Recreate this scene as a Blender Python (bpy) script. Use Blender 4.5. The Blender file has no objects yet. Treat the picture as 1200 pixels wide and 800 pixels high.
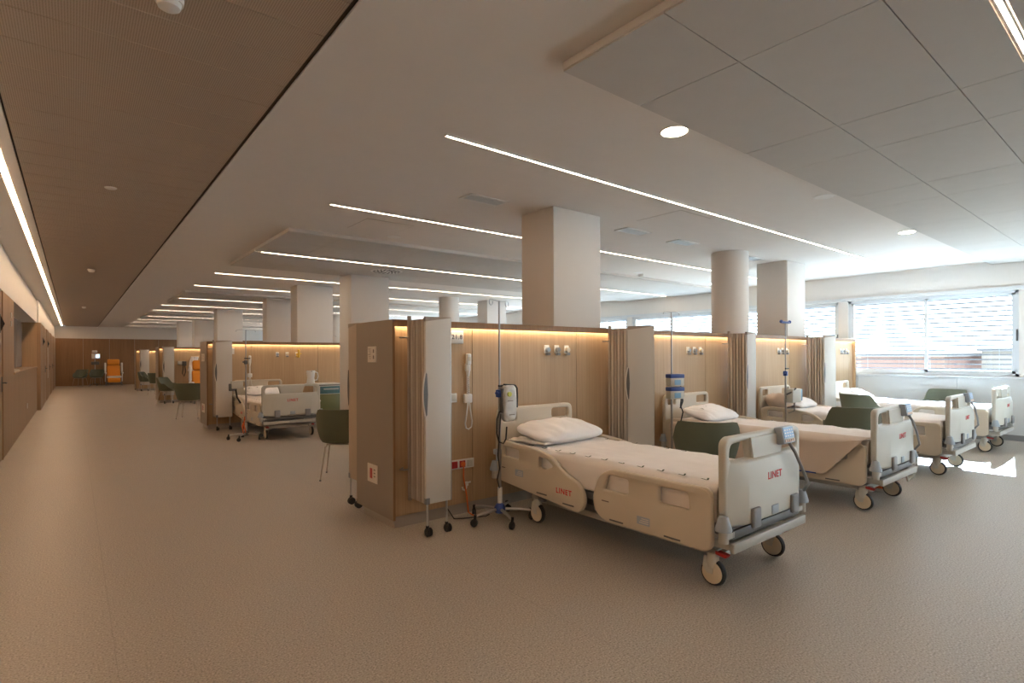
import bpy, bmesh, math, random
from mathutils import Vector, Matrix, noise
random.seed(7)
PI = math.pi
sc = bpy.context.scene
C = sc.collection

# ------------------------------------------------------------------ camera
F = 637.2; HZ = 416.4; EYE = 1.5
ya = math.radians(38.875); ro = math.radians(-0.215)
fw = Vector((math.sin(ya), math.cos(ya), 0)); r0 = Vector((math.cos(ya), -math.sin(ya), 0)); u0 = Vector((0, 0, 1))
rt = r0*math.cos(ro) + u0*math.sin(ro); up = u0*math.cos(ro) - r0*math.sin(ro)
cam_d = bpy.data.cameras.new('camera'); cam = bpy.data.objects.new('camera', cam_d); C.objects.link(cam)
cam_d.sensor_fit = 'HORIZONTAL'; cam_d.sensor_width = 36; cam_d.lens = F/1200*36
cam_d.shift_y = (HZ-400)/1200; cam_d.clip_start = 0.05; cam_d.clip_end = 500
cam.matrix_world = Matrix(((rt.x, up.x, -fw.x, 0), (rt.y, up.y, -fw.y, 0), (rt.z, up.z, -fw.z, EYE), (0, 0, 0, 1)))
sc.camera = cam
# ------------------------------------------------------------------ sky, sun, exposure
w = bpy.data.worlds.new('sky'); sc.world = w; w.use_nodes = True
bg = w.node_tree.nodes['Background']; bg.inputs[0].default_value = (0.74, 0.89, 1.0, 1); bg.inputs[1].default_value = 3.9
sd = bpy.data.lights.new('sun', 'SUN'); sd.energy = 135; sd.angle = 0.01; sd.color = (0.62, 0.82, 1.0)
so = bpy.data.objects.new('sun', sd); C.objects.link(so); so.location = (30, 8, 22)
so.rotation_euler = Vector((-1, -0.155, -0.65)).to_track_quat('-Z', 'Y').to_euler()
vs = sc.view_settings; vs.view_transform = 'Standard'; vs.look = 'None'; vs.gamma = 1; vs.use_curve_mapping = False
vs.exposure = 1.05

# ------------------------------------------------------------------ materials
def nt(name):
    m = bpy.data.materials.new(name); m.use_nodes = True
    n = m.node_tree; return m, n, n.nodes['Principled BSDF']
def set_p(b, col=None, rough=0.5, metal=0.0, spec=0.5):
    if col: b.inputs['Base Color'].default_value = (*col, 1)
    b.inputs['Roughness'].default_value = rough; b.inputs['Metallic'].default_value = metal
    b.inputs['Specular IOR Level'].default_value = spec
def plain(name, col, rough=0.5, metal=0.0, spec=0.5, var=0.06, scale=6, bump=0.0, bscale=200):
    m, n, b = nt(name); set_p(b, col, rough, metal, spec)
    tc = n.nodes.new('ShaderNodeTexCoord'); ns = n.nodes.new('ShaderNodeTexNoise'); ns.inputs['Scale'].default_value = scale
    ns.inputs['Detail'].default_value = 3
    n.links.new(tc.outputs['Object'], ns.inputs['Vector'])
    mx = n.nodes.new('ShaderNodeMix'); mx.data_type = 'RGBA'
    mx.inputs[6].default_value = (*[c*(1-var) for c in col], 1); mx.inputs[7].default_value = (*[min(1, c*(1+var)) for c in col], 1)
    n.links.new(ns.outputs['Fac'], mx.inputs[0]); n.links.new(mx.outputs[2], b.inputs['Base Color'])
    if bump:
        n2 = n.nodes.new('ShaderNodeTexNoise'); n2.inputs['Scale'].default_value = bscale
        n.links.new(tc.outputs['Object'], n2.inputs['Vector'])
        bp = n.nodes.new('ShaderNodeBump'); bp.inputs['Strength'].default_value = bump; bp.inputs['Distance'].default_value = 0.004
        n.links.new(n2.outputs['Fac'], bp.inputs['Height']); n.links.new(bp.outputs['Normal'], b.inputs['Normal'])
    return m
def emit(name, col, s):
    m, n, b = nt(name); set_p(b, col, 0.5); b.inputs['Emission Color'].default_value = (*col, 1); b.inputs['Emission Strength'].default_value = s
    return m
def wood(name, c1, c2, rough=0.45):
    m, n, b = nt(name); set_p(b, c1, rough, spec=0.35)
    tc = n.nodes.new('ShaderNodeTexCoord'); oi = n.nodes.new('ShaderNodeObjectInfo')
    ad = n.nodes.new('ShaderNodeVectorMath'); ad.operation = 'ADD'
    n.links.new(tc.outputs['Object'], ad.inputs[0]); n.links.new(oi.outputs['Location'], ad.inputs[1])
    mp = n.nodes.new('ShaderNodeMapping'); mp.inputs['Scale'].default_value = (38, 38, 0.7)
    n.links.new(ad.outputs[0], mp.inputs['Vector'])
    ns = n.nodes.new('ShaderNodeTexNoise'); ns.inputs['Scale'].default_value = 1.6; ns.inputs['Detail'].default_value = 6; ns.inputs['Roughness'].default_value = 0.62
    n.links.new(mp.outputs[0], ns.inputs['Vector'])
    mp2 = n.nodes.new('ShaderNodeMapping'); mp2.inputs['Scale'].default_value = (5, 5, 0.25)
    n.links.new(ad.outputs[0], mp2.inputs['Vector'])
    n2 = n.nodes.new('ShaderNodeTexNoise'); n2.inputs['Scale'].default_value = 1.0; n2.inputs['Detail'].default_value = 2
    n.links.new(mp2.outputs[0], n2.inputs['Vector'])
    mm = n.nodes.new('ShaderNodeMath'); mm.operation = 'MULTIPLY_ADD'; mm.inputs[1].default_value = 0.45
    n.links.new(n2.outputs['Fac'], mm.inputs[0]); n.links.new(ns.outputs['Fac'], mm.inputs[2])
    cr = n.nodes.new('ShaderNodeValToRGB'); cr.color_ramp.elements[0].position = 0.45; cr.color_ramp.elements[1].position = 0.95
    cr.color_ramp.elements[0].color = (*c2, 1); cr.color_ramp.elements[1].color = (*c1, 1)
    n.links.new(mm.outputs[0], cr.inputs[0]); n.links.new(cr.outputs[0], b.inputs['Base Color'])
    return m
def floor_mat():
    m, n, b = nt('vinyl_floor'); set_p(b, (0.4, 0.36, 0.31), 0.34, spec=0.5)
    tc = n.nodes.new('ShaderNodeTexCoord')
    ns = n.nodes.new('ShaderNodeTexNoise'); ns.inputs['Scale'].default_value = 105; ns.inputs['Detail'].default_value = 2
    n.links.new(tc.outputs['Object'], ns.inputs['Vector'])
    cr = n.nodes.new('ShaderNodeValToRGB'); e = cr.color_ramp.elements
    e[0].position = 0.34; e[0].color = (0.215, 0.187, 0.158, 1); e[1].position = 0.45; e[1].color = (0.365, 0.318, 0.268, 1)
    e2 = cr.color_ramp.elements.new(0.57); e2.color = (0.385, 0.338, 0.286, 1)
    e3 = cr.color_ramp.elements.new(0.67); e3.color = (0.52, 0.465, 0.40, 1)
    n.links.new(ns.outputs['Fac'], cr.inputs[0])
    n2 = n.nodes.new('ShaderNodeTexNoise'); n2.inputs['Scale'].default_value = 0.9; n2.inputs['Detail'].default_value = 4
    n.links.new(tc.outputs['Object'], n2.inputs['Vector'])
    mr = n.nodes.new('ShaderNodeMapRange'); mr.inputs[3].default_value = 0.92; mr.inputs[4].default_value = 1.06
    n.links.new(n2.outputs['Fac'], mr.inputs[0])
    # welded seams between vinyl sheets, every 2 m across
    sx = n.nodes.new('ShaderNodeSeparateXYZ'); n.links.new(tc.outputs['Object'], sx.inputs[0])
    a = n.nodes.new('ShaderNodeMath'); a.operation = 'ADD'; a.inputs[1].default_value = 3.9-0.06+1.0
    n.links.new(sx.outputs[0], a.inputs[0])
    pp = n.nodes.new('ShaderNodeMath'); pp.operation = 'PINGPONG'; pp.inputs[1].default_value = 1.0
    n.links.new(a.outputs[0], pp.inputs[0])
    gt = n.nodes.new('ShaderNodeMath'); gt.operation = 'GREATER_THAN'; gt.inputs[1].default_value = 0.9975
    n.links.new(pp.outputs[0], gt.inputs[0])
    sm = n.nodes.new('ShaderNodeMath'); sm.operation = 'MULTIPLY_ADD'; sm.inputs[1].default_value = -0.16
    n.links.new(gt.outputs[0], sm.inputs[0]); n.links.new(mr.outputs[0], sm.inputs[2])
    vm = n.nodes.new('ShaderNodeVectorMath'); vm.operation = 'SCALE'
    n.links.new(cr.outputs[0], vm.inputs[0]); n.links.new(sm.outputs[0], vm.inputs['Scale'])
    n.links.new(vm.outputs[0], b.inputs['Base Color'])
    r2 = n.nodes.new('ShaderNodeMapRange'); r2.inputs[3].default_value = 0.36; r2.inputs[4].default_value = 0.50
    n.links.new(n2.outputs['Fac'], r2.inputs[0]); n.links.new(r2.outputs[0], b.inputs['Roughness'])
    bp = n.nodes.new('ShaderNodeBump'); bp.inputs['Strength'].default_value = 0.02; bp.inputs['Distance'].default_value = 0.002
    n.links.new(ns.outputs['Fac'], bp.inputs['Height']); n.links.new(bp.outputs['Normal'], b.inputs['Normal'])
    return m
def perforated():
    m, n, b = nt('perforated_metal'); set_p(b, (0.42, 0.34, 0.27), 0.55, spec=0.3)
    tc = n.nodes.new('ShaderNodeTexCoord')
    mp = n.nodes.new('ShaderNodeMapping'); mp.inputs['Scale'].default_value = (90, 90, 90)
    n.links.new(tc.outputs['Object'], mp.inputs['Vector'])
    fr = n.nodes.new('ShaderNodeVectorMath'); fr.operation = 'FRACTION'; n.links.new(mp.outputs[0], fr.inputs[0])
    sb = n.nodes.new('ShaderNodeVectorMath'); sb.operation = 'SUBTRACT'; sb.inputs[1].default_value = (0.5, 0.5, 0)
    n.links.new(fr.outputs[0], sb.inputs[0])
    ml = n.nodes.new('ShaderNodeVectorMath'); ml.operation = 'MULTIPLY'; ml.inputs[1].default_value = (1, 1, 0)
    n.links.new(sb.outputs[0], ml.inputs[0])
    ln = n.nodes.new('ShaderNodeVectorMath'); ln.operation = 'LENGTH'; n.links.new(ml.outputs[0], ln.inputs[0])
    lt = n.nodes.new('ShaderNodeMath'); lt.operation = 'LESS_THAN'; lt.inputs[1].default_value = 0.26
    n.links.new(ln.outputs['Value'], lt.inputs[0])
    mx = n.nodes.new('ShaderNodeMix'); mx.data_type = 'RGBA'
    mx.inputs[6].default_value = (0.47, 0.385, 0.305, 1); mx.inputs[7].default_value = (0.24, 0.19, 0.15, 1)
    n.links.new(lt.outputs[0], mx.inputs[0]); n.links.new(mx.outputs[2], b.inputs['Base Color'])
    return m
def glass_mat(name, tint=(1, 1, 1), refl=0.07):
    m = bpy.data.materials.new(name); m.use_nodes = True; n = m.node_tree; n.nodes.clear()
    o = n.nodes.new('ShaderNodeOutputMaterial'); t = n.nodes.new('ShaderNodeBsdfTransparent'); t.inputs[0].default_value = (*tint, 1)
    g = n.nodes.new('ShaderNodeBsdfGlossy'); g.inputs['Roughness'].default_value = 0.03
    mx = n.nodes.new('ShaderNodeMixShader'); mx.inputs[0].default_value = refl
    n.links.new(t.outputs[0], mx.inputs[1]); n.links.new(g.outputs[0], mx.inputs[2]); n.links.new(mx.outputs[0], o.inputs[0])
    return m
def fabric(name, col, bump=0.12, wr=0.0):
    return plain(name, col, 0.85, spec=0.15, var=0.04, scale=3, bump=bump, bscale=60)

M = dict(
    floor=floor_mat(), ceiling=plain('ceiling_plaster', (0.73, 0.70, 0.665), 0.9, spec=0.1, var=0.02),
    tile=plain('mineral_tile', (0.56, 0.54, 0.51), 0.95, spec=0.05, var=0.03, bump=0.1, bscale=120),
    perf=perforated(), groove=plain('dark_groove', (0.05, 0.04, 0.03), 0.8),
    white=plain('white_paint', (0.74, 0.72, 0.69), 0.8, spec=0.2, var=0.02),
    coolwhite=plain('pale_wall_laminate', (0.62, 0.65, 0.66), 0.5, spec=0.3, var=0.02),
    colum=plain('column_paint', (0.70, 0.66, 0.62), 0.75, spec=0.2, var=0.02),
    oak=wood('oak_veneer', (0.54, 0.375, 0.225), (0.43, 0.285, 0.16)),
    oakd=wood('dark_oak_veneer', (0.34, 0.20, 0.105), (0.25, 0.14, 0.07)),
    oakl=wood('corridor_oak_veneer', (0.44, 0.29, 0.17), (0.33, 0.21, 0.12)),
    taupe=plain('taupe_laminate', (0.275, 0.23, 0.19), 0.55, var=0.03),
    plinth=plain('plinth_vinyl', (0.36, 0.32, 0.28), 0.5, var=0.03),
    led=emit('led_diffuser', (1.0, 0.78, 0.59), 21.0), slot=emit('corridor_slot_diffuser', (1.0, 0.68, 0.42), 20.0), ledw=emit('wall_led', (1.0, 0.80, 0.52), 19.0), lamp=emit('downlight_lens', (1.0, 0.86, 0.66), 25.0),
    lampoff=plain('unlit_lens', (0.7, 0.7, 0.68), 0.3), alu=plain('brushed_aluminium', (0.55, 0.55, 0.54), 0.35, 0.9, var=0.03),
    steel=plain('polished_steel', (0.38, 0.37, 0.36), 0.3, 1.0, var=0.02), gun=plain('dark_grey_metal', (0.14, 0.14, 0.14), 0.4, 0.4),
    bed=plain('cream_bed_plastic', (0.60, 0.53, 0.43), 0.38, var=0.02), bedg=plain('pale_grey_plastic', (0.56, 0.55, 0.50), 0.35, var=0.02),
    bedf=plain('grey_bed_frame', (0.45, 0.44, 0.41), 0.4, 0.1, var=0.03), grey=plain('mid_grey_plastic', (0.24, 0.245, 0.26), 0.45),
    bluegrey=plain('blue_grey_plastic', (0.36, 0.42, 0.50), 0.4), black=plain('black_rubber', (0.015, 0.015, 0.016), 0.5),
    red=plain('red_plastic', (0.42, 0.03, 0.03), 0.4), orange_p=plain('orange_plastic', (0.75, 0.16, 0.04), 0.4),
    logo=plain('red_print', (0.62, 0.02, 0.03), 0.5, var=0), sheet=fabric('white_sheet', (0.86, 0.82, 0.80)), sheetb=fabric('beige_sheet', (0.66, 0.56, 0.48)),
    pillow=fabric('white_pillow', (0.88, 0.86, 0.86)), mark=plain('dark_green_print', (0.05, 0.075, 0.04), 0.8, var=0),
    matt=plain('mattress_cover', (0.50, 0.44, 0.38), 0.7), blue=plain('blue_plastic', (0.03, 0.07, 0.28), 0.35), lblue=plain('light_blue_plastic', (0.22, 0.42, 0.62), 0.35),
    screenblue=plain('blue_keypad', (0.20, 0.36, 0.60), 0.3, var=0.25, scale=40), peach=plain('peach_keys', (0.70, 0.50, 0.38), 0.4),
    leaf=plain('screen_leaf', (0.60, 0.57, 0.53), 0.5, var=0.02), leafd=plain('screen_leaf_edge', (0.36, 0.30, 0.25), 0.6), leafm=plain('screen_fabric', (0.48, 0.42, 0.36), 0.7),
    leafb=plain('beige_screen_leaf', (0.44, 0.35, 0.27), 0.55),
    wp=plain('white_plastic', (0.72, 0.70, 0.67), 0.4, var=0.02), paper=plain('paper', (0.68, 0.62, 0.56), 0.8), ink=plain('grey_print', (0.18, 0.14, 0.12), 0.8), inkb=plain('navy_print', (0.05, 0.05, 0.10), 0.8),
    green=plain('olive_shell', (0.112, 0.123, 0.08), 0.5, var=0.04), leg=plain('pale_leg', (0.50, 0.44, 0.37), 0.4, 0.2),
    orange=plain('orange_upholstery', (0.80, 0.29, 0.02), 0.55, bump=0.1, bscale=90), teal=plain('teal_laminate', (0.10, 0.21, 0.25), 0.3), olive=plain('chair_reflection_olive', (0.16, 0.17, 0.07), 0.3),  # olive: the tub chair's reflection, put into the cabinet door colour
    cream=plain('cream_plastic', (0.66, 0.58, 0.45), 0.4), yellow=plain('yellow_plastic', (0.72, 0.46, 0.06), 0.4), limey=plain('lime_print', (0.50, 0.50, 0.06), 0.5),
    bag=plain('clear_bag', (0.55, 0.54, 0.52), 0.25, var=0.12, scale=25), frame=plain('window_frame_white', (0.66, 0.70, 0.73), 0.4, var=0.02), framed=plain('sash_grey', (0.33, 0.40, 0.43), 0.4),
    glass=glass_mat('window_glass'), frost=plain('frosted_glass', (0.30, 0.28, 0.27), 0.25), slat=plain('grey_slat', (0.045, 0.047, 0.05), 0.7, var=0.02),
    brick=plain('brick_facade', (0.24, 0.14, 0.115), 0.9, var=0.15, scale=0.4), render=plain('pale_render', (0.28, 0.25, 0.22), 0.9, var=0.1, scale=0.4), roof=plain('grey_roof', (0.22, 0.21, 0.21), 0.9),
    dkwin=plain('far_window', (0.08, 0.09, 0.11), 0.2), asphalt=plain('ground', (0.13, 0.13, 0.125), 0.95, scale=0.1, var=0.2), leafg=plain('tree_foliage', (0.10, 0.17, 0.06), 0.9, var=0.4, scale=2), bark=plain('bark', (0.14, 0.10, 0.07), 0.9),
    screen=emit('monitor_screen', (0.45, 0.62, 0.85), 1.2),
)

# ------------------------------------------------------------------ mesh helpers
class MB:
    def __init__(s): s.bm = bmesh.new()
    def _add(s, t, mat=None):
        if mat is not None: bmesh.ops.transform(t, matrix=mat, verts=t.verts)
        me = bpy.data.meshes.new('tmp'); t.to_mesh(me); t.free(); s.bm.from_mesh(me); bpy.data.meshes.remove(me); return s
    def box(s, a, b, bev=0.0, seg=2, mat=None):
        t = bmesh.new(); bmesh.ops.create_cube(t, size=1)
        lo = [min(p, q) for p, q in zip(a, b)]; hi = [max(p, q) for p, q in zip(a, b)]
        for v in t.verts: v.co = Vector([lo[i] + (v.co[i]+0.5)*(hi[i]-lo[i]) for i in range(3)])
        if bev > 0:
            bev = min(bev, 0.49*min(hi[i]-lo[i] for i in range(3)))
            bmesh.ops.bevel(t, geom=t.edges[:], offset=bev, segments=seg, affect='EDGES', profile=0.5)
        return s._add(t, mat)
    def cyl(s, p, q, r, r2=None, n=14, cap=True):
        p = Vector(p); q = Vector(q); d = q-p
        t = bmesh.new(); bmesh.ops.create_cone(t, cap_ends=cap, cap_tris=False, segments=n, radius1=r, radius2=r if r2 is None else r2, depth=d.length)
        return s._add(t, Matrix.Translation((p+q)/2) @ d.to_track_quat('Z', 'Y').to_matrix().to_4x4())
    def sph(s, c, r, n=12, sc_=(1, 1, 1)):
        t = bmesh.new(); bmesh.ops.create_uvsphere(t, u_segments=n, v_segments=max(6, n//2+2), radius=r)
        return s._add(t, Matrix.Translation(c) @ Matrix.Diagonal((*sc_, 1)))
    def tube(s, pts, r, n=8, closed=False):
        pts = [Vector(p) for p in pts]; N = len(pts); rings = []; prev = None
        for i, p in enumerate(pts):
            a = pts[i-1] if (i or closed) else p; b = pts[(i+1) % N] if (i < N-1 or closed) else p
            tg = (b-a).normalized()
            if prev is None:
                nn = Vector((0, 0, 1)) if abs(tg.z) < 0.9 else Vector((1, 0, 0))
                nn = (nn - tg*nn.dot(tg)).normalized()
            else: nn = (prev - tg*prev.dot(tg)).normalized()
            prev = nn; bb = tg.cross(nn); rr = r[i] if isinstance(r, (list, tuple)) else r
            rings.append([s.bm.verts.new(p + (nn*math.cos(2*PI*k/n) + bb*math.sin(2*PI*k/n))*rr) for k in range(n)])
        for i in range(N if closed else N-1):
            A = rings[i]; B = rings[(i+1) % N]
            for k in range(n): s.bm.faces.new((A[k], A[(k+1) % n], B[(k+1) % n], B[k]))
        if not closed:
            s.bm.faces.new(rings[0][::-1]); s.bm.faces.new(rings[-1])
        return s
    def lathe(s, prof, c=(0, 0, 0), n=20, axis='Z'):
        c = Vector(c); rings = []
        for r, z in prof:
            ring = []
            for k in range(n):
                a = 2*PI*k/n; x, y = r*math.cos(a), r*math.sin(a)
                v = (x, y, z) if axis == 'Z' else ((z, x, y) if axis == 'X' else (x, z, y))
                ring.append(s.bm.verts.new(c+Vector(v)))
            rings.append(ring)
        for i in range(len(rings)-1):
            for k in range(n): s.bm.faces.new((rings[i][k], rings[i][(k+1) % n], rings[i+1][(k+1) % n], rings[i+1][k]))
        for rg in (rings[0], rings[-1]):
            s.bm.faces.new(rg)
        return s
    def prism(s, poly, lo, hi, axis='Z'):
        def mk(a, b, c): return {'Z': (a, b, c), 'Y': (a, c, b), 'X': (c, a, b)}[axis]
        A = [s.bm.verts.new(mk(a, b, lo)) for a, b in poly]; B = [s.bm.verts.new(mk(a, b, hi)) for a, b in poly]
        n = len(poly)
        for k in range(n): s.bm.faces.new((A[k], A[(k+1) % n], B[(k+1) % n], B[k]))
        s.bm.faces.new(A[::-1]); s.bm.faces.new(B); return s
    def grid(s, fn, nu, nv, closed_u=False):
        V = [[s.bm.verts.new(fn(i/nu, j/nv)) for j in range(nv+1)] for i in range(nu if closed_u else nu+1)]
        L = len(V)
        for i in range(nu):
            for j in range(nv): s.bm.faces.new((V[i][j], V[(i+1) % L][j], V[(i+1) % L][j+1], V[i][j+1]))
        return s
    def mesh(s, name, smooth=True, ang=35):
        bmesh.ops.remove_doubles(s.bm, verts=s.bm.verts, dist=1e-6)
        bmesh.ops.recalc_face_normals(s.bm, faces=s.bm.faces)
        me = bpy.data.meshes.new(name); s.bm.to_mesh(me); s.bm.free()
        if smooth:
            me.polygons.foreach_set('use_smooth', [True]*len(me.polygons)); me.set_sharp_from_angle(angle=math.radians(ang))
        return me
    def build(s, name, mat, parent=None, loc=None, rot=None, smooth=True, ang=35):
        me = s.mesh(name, smooth, ang); return link(name, me, mat, parent, loc, rot)
def link(name, me, mat, parent=None, loc=None, rot=None):
    if mat is not None:
        me.materials.clear(); me.materials.append(M[mat])
    o = bpy.data.objects.new(name, me); C.objects.link(o)
    if parent: o.parent = parent
    if loc: o.location = loc
    if rot: o.rotation_euler = rot
    return o
def thing(name, loc=(0, 0, 0), rz=0, label=None, cat=None, group=None):
    o = bpy.data.objects.new(name, None); C.objects.link(o); o.location = loc; o.rotation_euler = (0, 0, rz); o.empty_display_size = 0.1
    return tag(o, label, cat, group)
def tag(o, label=None, cat=None, group=None):
    if label: o['label'] = label
    if cat: o['category'] = cat
    if group: o['group'] = group
    return o
def struct(o): o['kind'] = 'structure'; return o
KIDS = {}
def copy_tree(o, parent=None):
    c = o.copy(); C.objects.link(c)
    if parent: c.parent = parent
    for ch in [x for x in bpy.data.objects if x.parent == o]: copy_tree(ch, c)
    return c
def place(proto, used, loc, rz, label, group=None):
    o = proto if not used[0] else copy_tree(proto)
    used[0] = True
    o.location = loc; o.rotation_euler = (0, 0, rz); o['label'] = label
    if group: o['group'] = group
    return o
def fillet(pts, r, n=4):
    out = []; N = len(pts)
    for i, p in enumerate(pts):
        p = Vector(p[:2]); a = Vector(pts[i-1][:2]); b = Vector(pts[(i+1) % N][:2])
        rr = pts[i][2] if len(pts[i]) > 2 else r
        da, db = (a-p), (b-p); ra = min(rr, da.length*0.49, db.length*0.49)
        if ra < 1e-5: out.append(tuple(p)); continue
        s = p+da.normalized()*ra; e = p+db.normalized()*ra
        for k in range(n+1):
            t = k/n; q = s*(1-t)**2 + p*2*t*(1-t) + e*t*t; out.append((q.x, q.y))
    return out
def plate(outer, holes, th, bev, axis, at, rr=0.03):
    """2D outline with holes, extruded: axis 'X' -> (a,b)=(y,z) at x=at ; axis 'Y' -> (a,b)=(x,z) at y=at"""
    cu = bpy.data.curves.new('tmp', 'CURVE'); cu.dimensions = '2D'; cu.fill_mode = 'BOTH'
    cu.extrude = max(th/2-bev, 0.0005); cu.bevel_depth = bev; cu.bevel_resolution = 2; cu.offset = -bev
    for poly in [outer]+holes:
        pts = fillet(poly, rr); sp = cu.splines.new('POLY'); sp.points.add(len(pts)-1)
        for k, p in enumerate(pts): sp.points[k].co = (p[0], p[1], 0, 1)
        sp.use_cyclic_u = True
    ob = bpy.data.objects.new('tmp', cu); me = bpy.data.meshes.new_from_object(ob)
    bpy.data.objects.remove(ob); bpy.data.curves.remove(cu)
    mb = MB(); mb.bm.from_mesh(me); bpy.data.meshes.remove(me)
    for v in mb.bm.verts:
        a, b, c = v.co; v.co = (at+c, a, b) if axis == 'X' else (a, at+c, b)
    bmesh.ops.remove_doubles(mb.bm, verts=mb.bm.verts, dist=1e-5)
    return mb
def text(name, s, size, mat, parent=None, loc=(0, 0, 0), face='-Y', ext=0.0008, bold=0.0, shear=0.0):
    cu = bpy.data.curves.new('tmp', 'FONT'); cu.body = s; cu.size = size; cu.extrude = ext; cu.offset = bold; cu.shear = shear
    cu.space_character = 1.16; cu.align_x = 'CENTER'; cu.align_y = 'CENTER'; cu.resolution_u = 2
    ob = bpy.data.objects.new('tmp', cu); me = bpy.data.meshes.new_from_object(ob); bpy.data.objects.remove(ob); bpy.data.curves.remove(cu)
    rot = {'-Y': (PI/2, 0, 0), '-X': (PI/2, 0, -PI/2), '+X': (PI/2, 0, PI/2), '+Y': (PI/2, 0, PI)}[face]
    return link(name, me, mat, parent, loc, rot)
def boxobj(name, a, b, mat, parent=None, bev=0.0, loc=None, seg=2):
    return MB().box(a, b, bev, seg).build(name, mat, parent, loc, smooth=bev > 0)
BOXC = {}
def boxpiece(name, a, b, mat, parent=None, bev=0.0):
    """box piece; pieces of one size share one mesh"""
    sz = tuple(round(abs(q-p), 4) for p, q in zip(a, b)); key = (sz, mat, bev)
    if key not in BOXC:
        me = MB().box((0, 0, 0), sz, bev, 1).mesh(name, smooth=False); me.materials.append(M[mat]); BOXC[key] = me
    o = bpy.data.objects.new(name, BOXC[key]); C.objects.link(o); o.location = [min(p, q) for p, q in zip(a, b)]
    if parent: o.parent = parent
    return o

# ================================================================== SETTING
ZC = 3.12; ZP = 3.067; XL = -0.81; XW = 12.6; YB = -12.2; YF = 36.6  # unseen rear length added so further windows bring in daylight
P0, PITCH = 4.27, 8.2            # first bed-head block front, block pitch
RC = 0.05; BT = 0.76                        # block thickness
struct(boxobj('floor', (XL-0.6, YB-0.2, -0.12), (XW+0.25, YF+0.2, 0), 'floor'))

# ceiling: plaster slab + corridor metal planks + dropped tile panels
ceil = bpy.data.objects.new('ceiling', None); C.objects.link(ceil); struct(ceil)
mb = MB().box((1.018, YB-0.2, ZC), (XW+0.25, YF+0.2, ZC+0.1)).box((XL-0.6, YB-0.2, ZC), (-0.5, YF+0.2, ZC+0.1)).box((-0.44, YB-0.2, ZC), (-0.36, YF+0.2, ZC+0.1))
mb.box((-0.5, YB, ZC+0.06), (-0.44, YF, ZC+0.1)).box((-0.36, YB-.2, ZC+0.08), (1.03, YF+.2, ZC+0.12))
mb.build('plaster', 'ceiling', ceil, smooth=False)
MB().box((0.998, YB, ZC+0.004), (1.018, YF, ZC+0.08)).box((-0.36, YB, ZC+0.02), (-0.345, YF, ZC+0.08)).build('shadow_groove', 'groove', ceil, smooth=False)
boxobj('edge_lip', (1.018, YB, ZC-0.010), (1.05, YF, ZC+0.02), 'ceiling', ceil)
y = YB
while y < YF-0.05:
    boxpiece('ceiling_plank', (-0.345, y+0.0015, ZC), (0.998, y+0.3305, ZC+0.03), 'perf', ceil, bev=0.0035); y += 0.332
XS = [2.11, 2.78, 4.09, 4.75, 6.06, 6.72, 8.03, 8.69, 10.0, 10.66, 11.97, 12.58]
def tile_panel(yc, tiles):
    y0, y1 = yc-1.64, yc+1.64
    mb = MB().box((2.11, y0, ZP+0.012), (12.58, yc-0.022, ZC)).box((2.11, yc+0.022, ZP+0.012), (12.58, y1, ZC)).box((2.11, yc-0.022, ZP+0.03), (12.58, yc+0.022, ZC))
    mb.build('panel_core', 'ceiling', ceil, smooth=False)
    ys = [y0, yc-0.98, yc-0.32, yc-0.024], [yc+0.024, yc+0.32, yc+0.98, y1]
    for row in ys:
        for j in range(3):
            if tiles:
                for i in range(len(XS)-1):
                    boxpiece('ceiling_tile', (XS[i]+0.003, row[j]+0.003, ZP), (XS[i+1]-0.003, row[j+1]-0.003, ZP+0.011), 'tile', ceil)
            else:
                boxpiece('ceiling_tile', (2.114, row[j]+0.003, ZP), (12.576, row[j+1]-0.003, ZP+0.011), 'tile', ceil)
AIS = [0.52+k*PITCH for k in range(-1, 5)]
for k, yc in enumerate(AIS):
    if YB < yc-1.7 and yc < YF: tile_panel(yc, k in (1, 2))

# left wall ------------------------------------------------------------
wl = bpy.data.objects.new('wall_left', None); C.objects.link(wl); struct(wl)
mb = MB().box((-1.5, YB, 2.48), (XL, 20.4, ZC)).box((-1.5, YB, 0), (XL-0.02, 12.8, 2.48)).box((-1.5, 12.8, 0), (XL-0.02, 20.4, 1.20)).box((-1.5, 12.8, 1.2), (-1.14, 20.4, 2.48))
mb.box((-1.5, 20.4, 0), (XL+0.06, YF, 2.48)).box((-1.5, 20.4, 2.48), (XL+0.04, YF, ZC))
mb.build('wall_core', 'white', wl, smooth=False)
def wpanel(y0, y1, z0, z1, x=XL, mat='oakl', th=0.022): return boxpiece('wood_panel', (x-th, y0+0.004, z0), (x, y1-0.004, z1), mat, wl, bev=0.002)
yy = [-12.2, -10.9, -9.8, -8.7, -7.6, -6.5, -5.4, -4.3, -3.2, -2.1, -1.0, 0.1, 1.2, 2.3, 3.4, 4.5, 5.6, 6.7, 7.8, 8.9, 9.86]
for a, b in zip(yy, yy[1:]): wpanel(a, b, 0.0, 2.48)
wpanel(10.93, 11.85, 0, 2.48); wpanel(11.85, 12.8, 0, 2.48)
for k in range(7): wpanel(12.8+k*7.6/7, 12.8+(k+1)*7.6/7, 0, 1.2)
boxobj('hatch_counter', (-1.14, 12.8, 1.2), (XL+0.02, 20.4, 1.235), 'oakl', wl)
boxobj('hatch_reveal', (-1.14, 20.37, 1.235), (XL, 20.4, 2.48), 'oak', wl); boxobj('corner_trim', (XL-0.02, 20.385, 0), (XL+0.08, 20.404, 2.48), 'oakl', wl); boxobj('hatch_reveal', (-1.14, 12.8, 1.235), (XL, 12.84, 2.48), 'oakl', wl)
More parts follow.
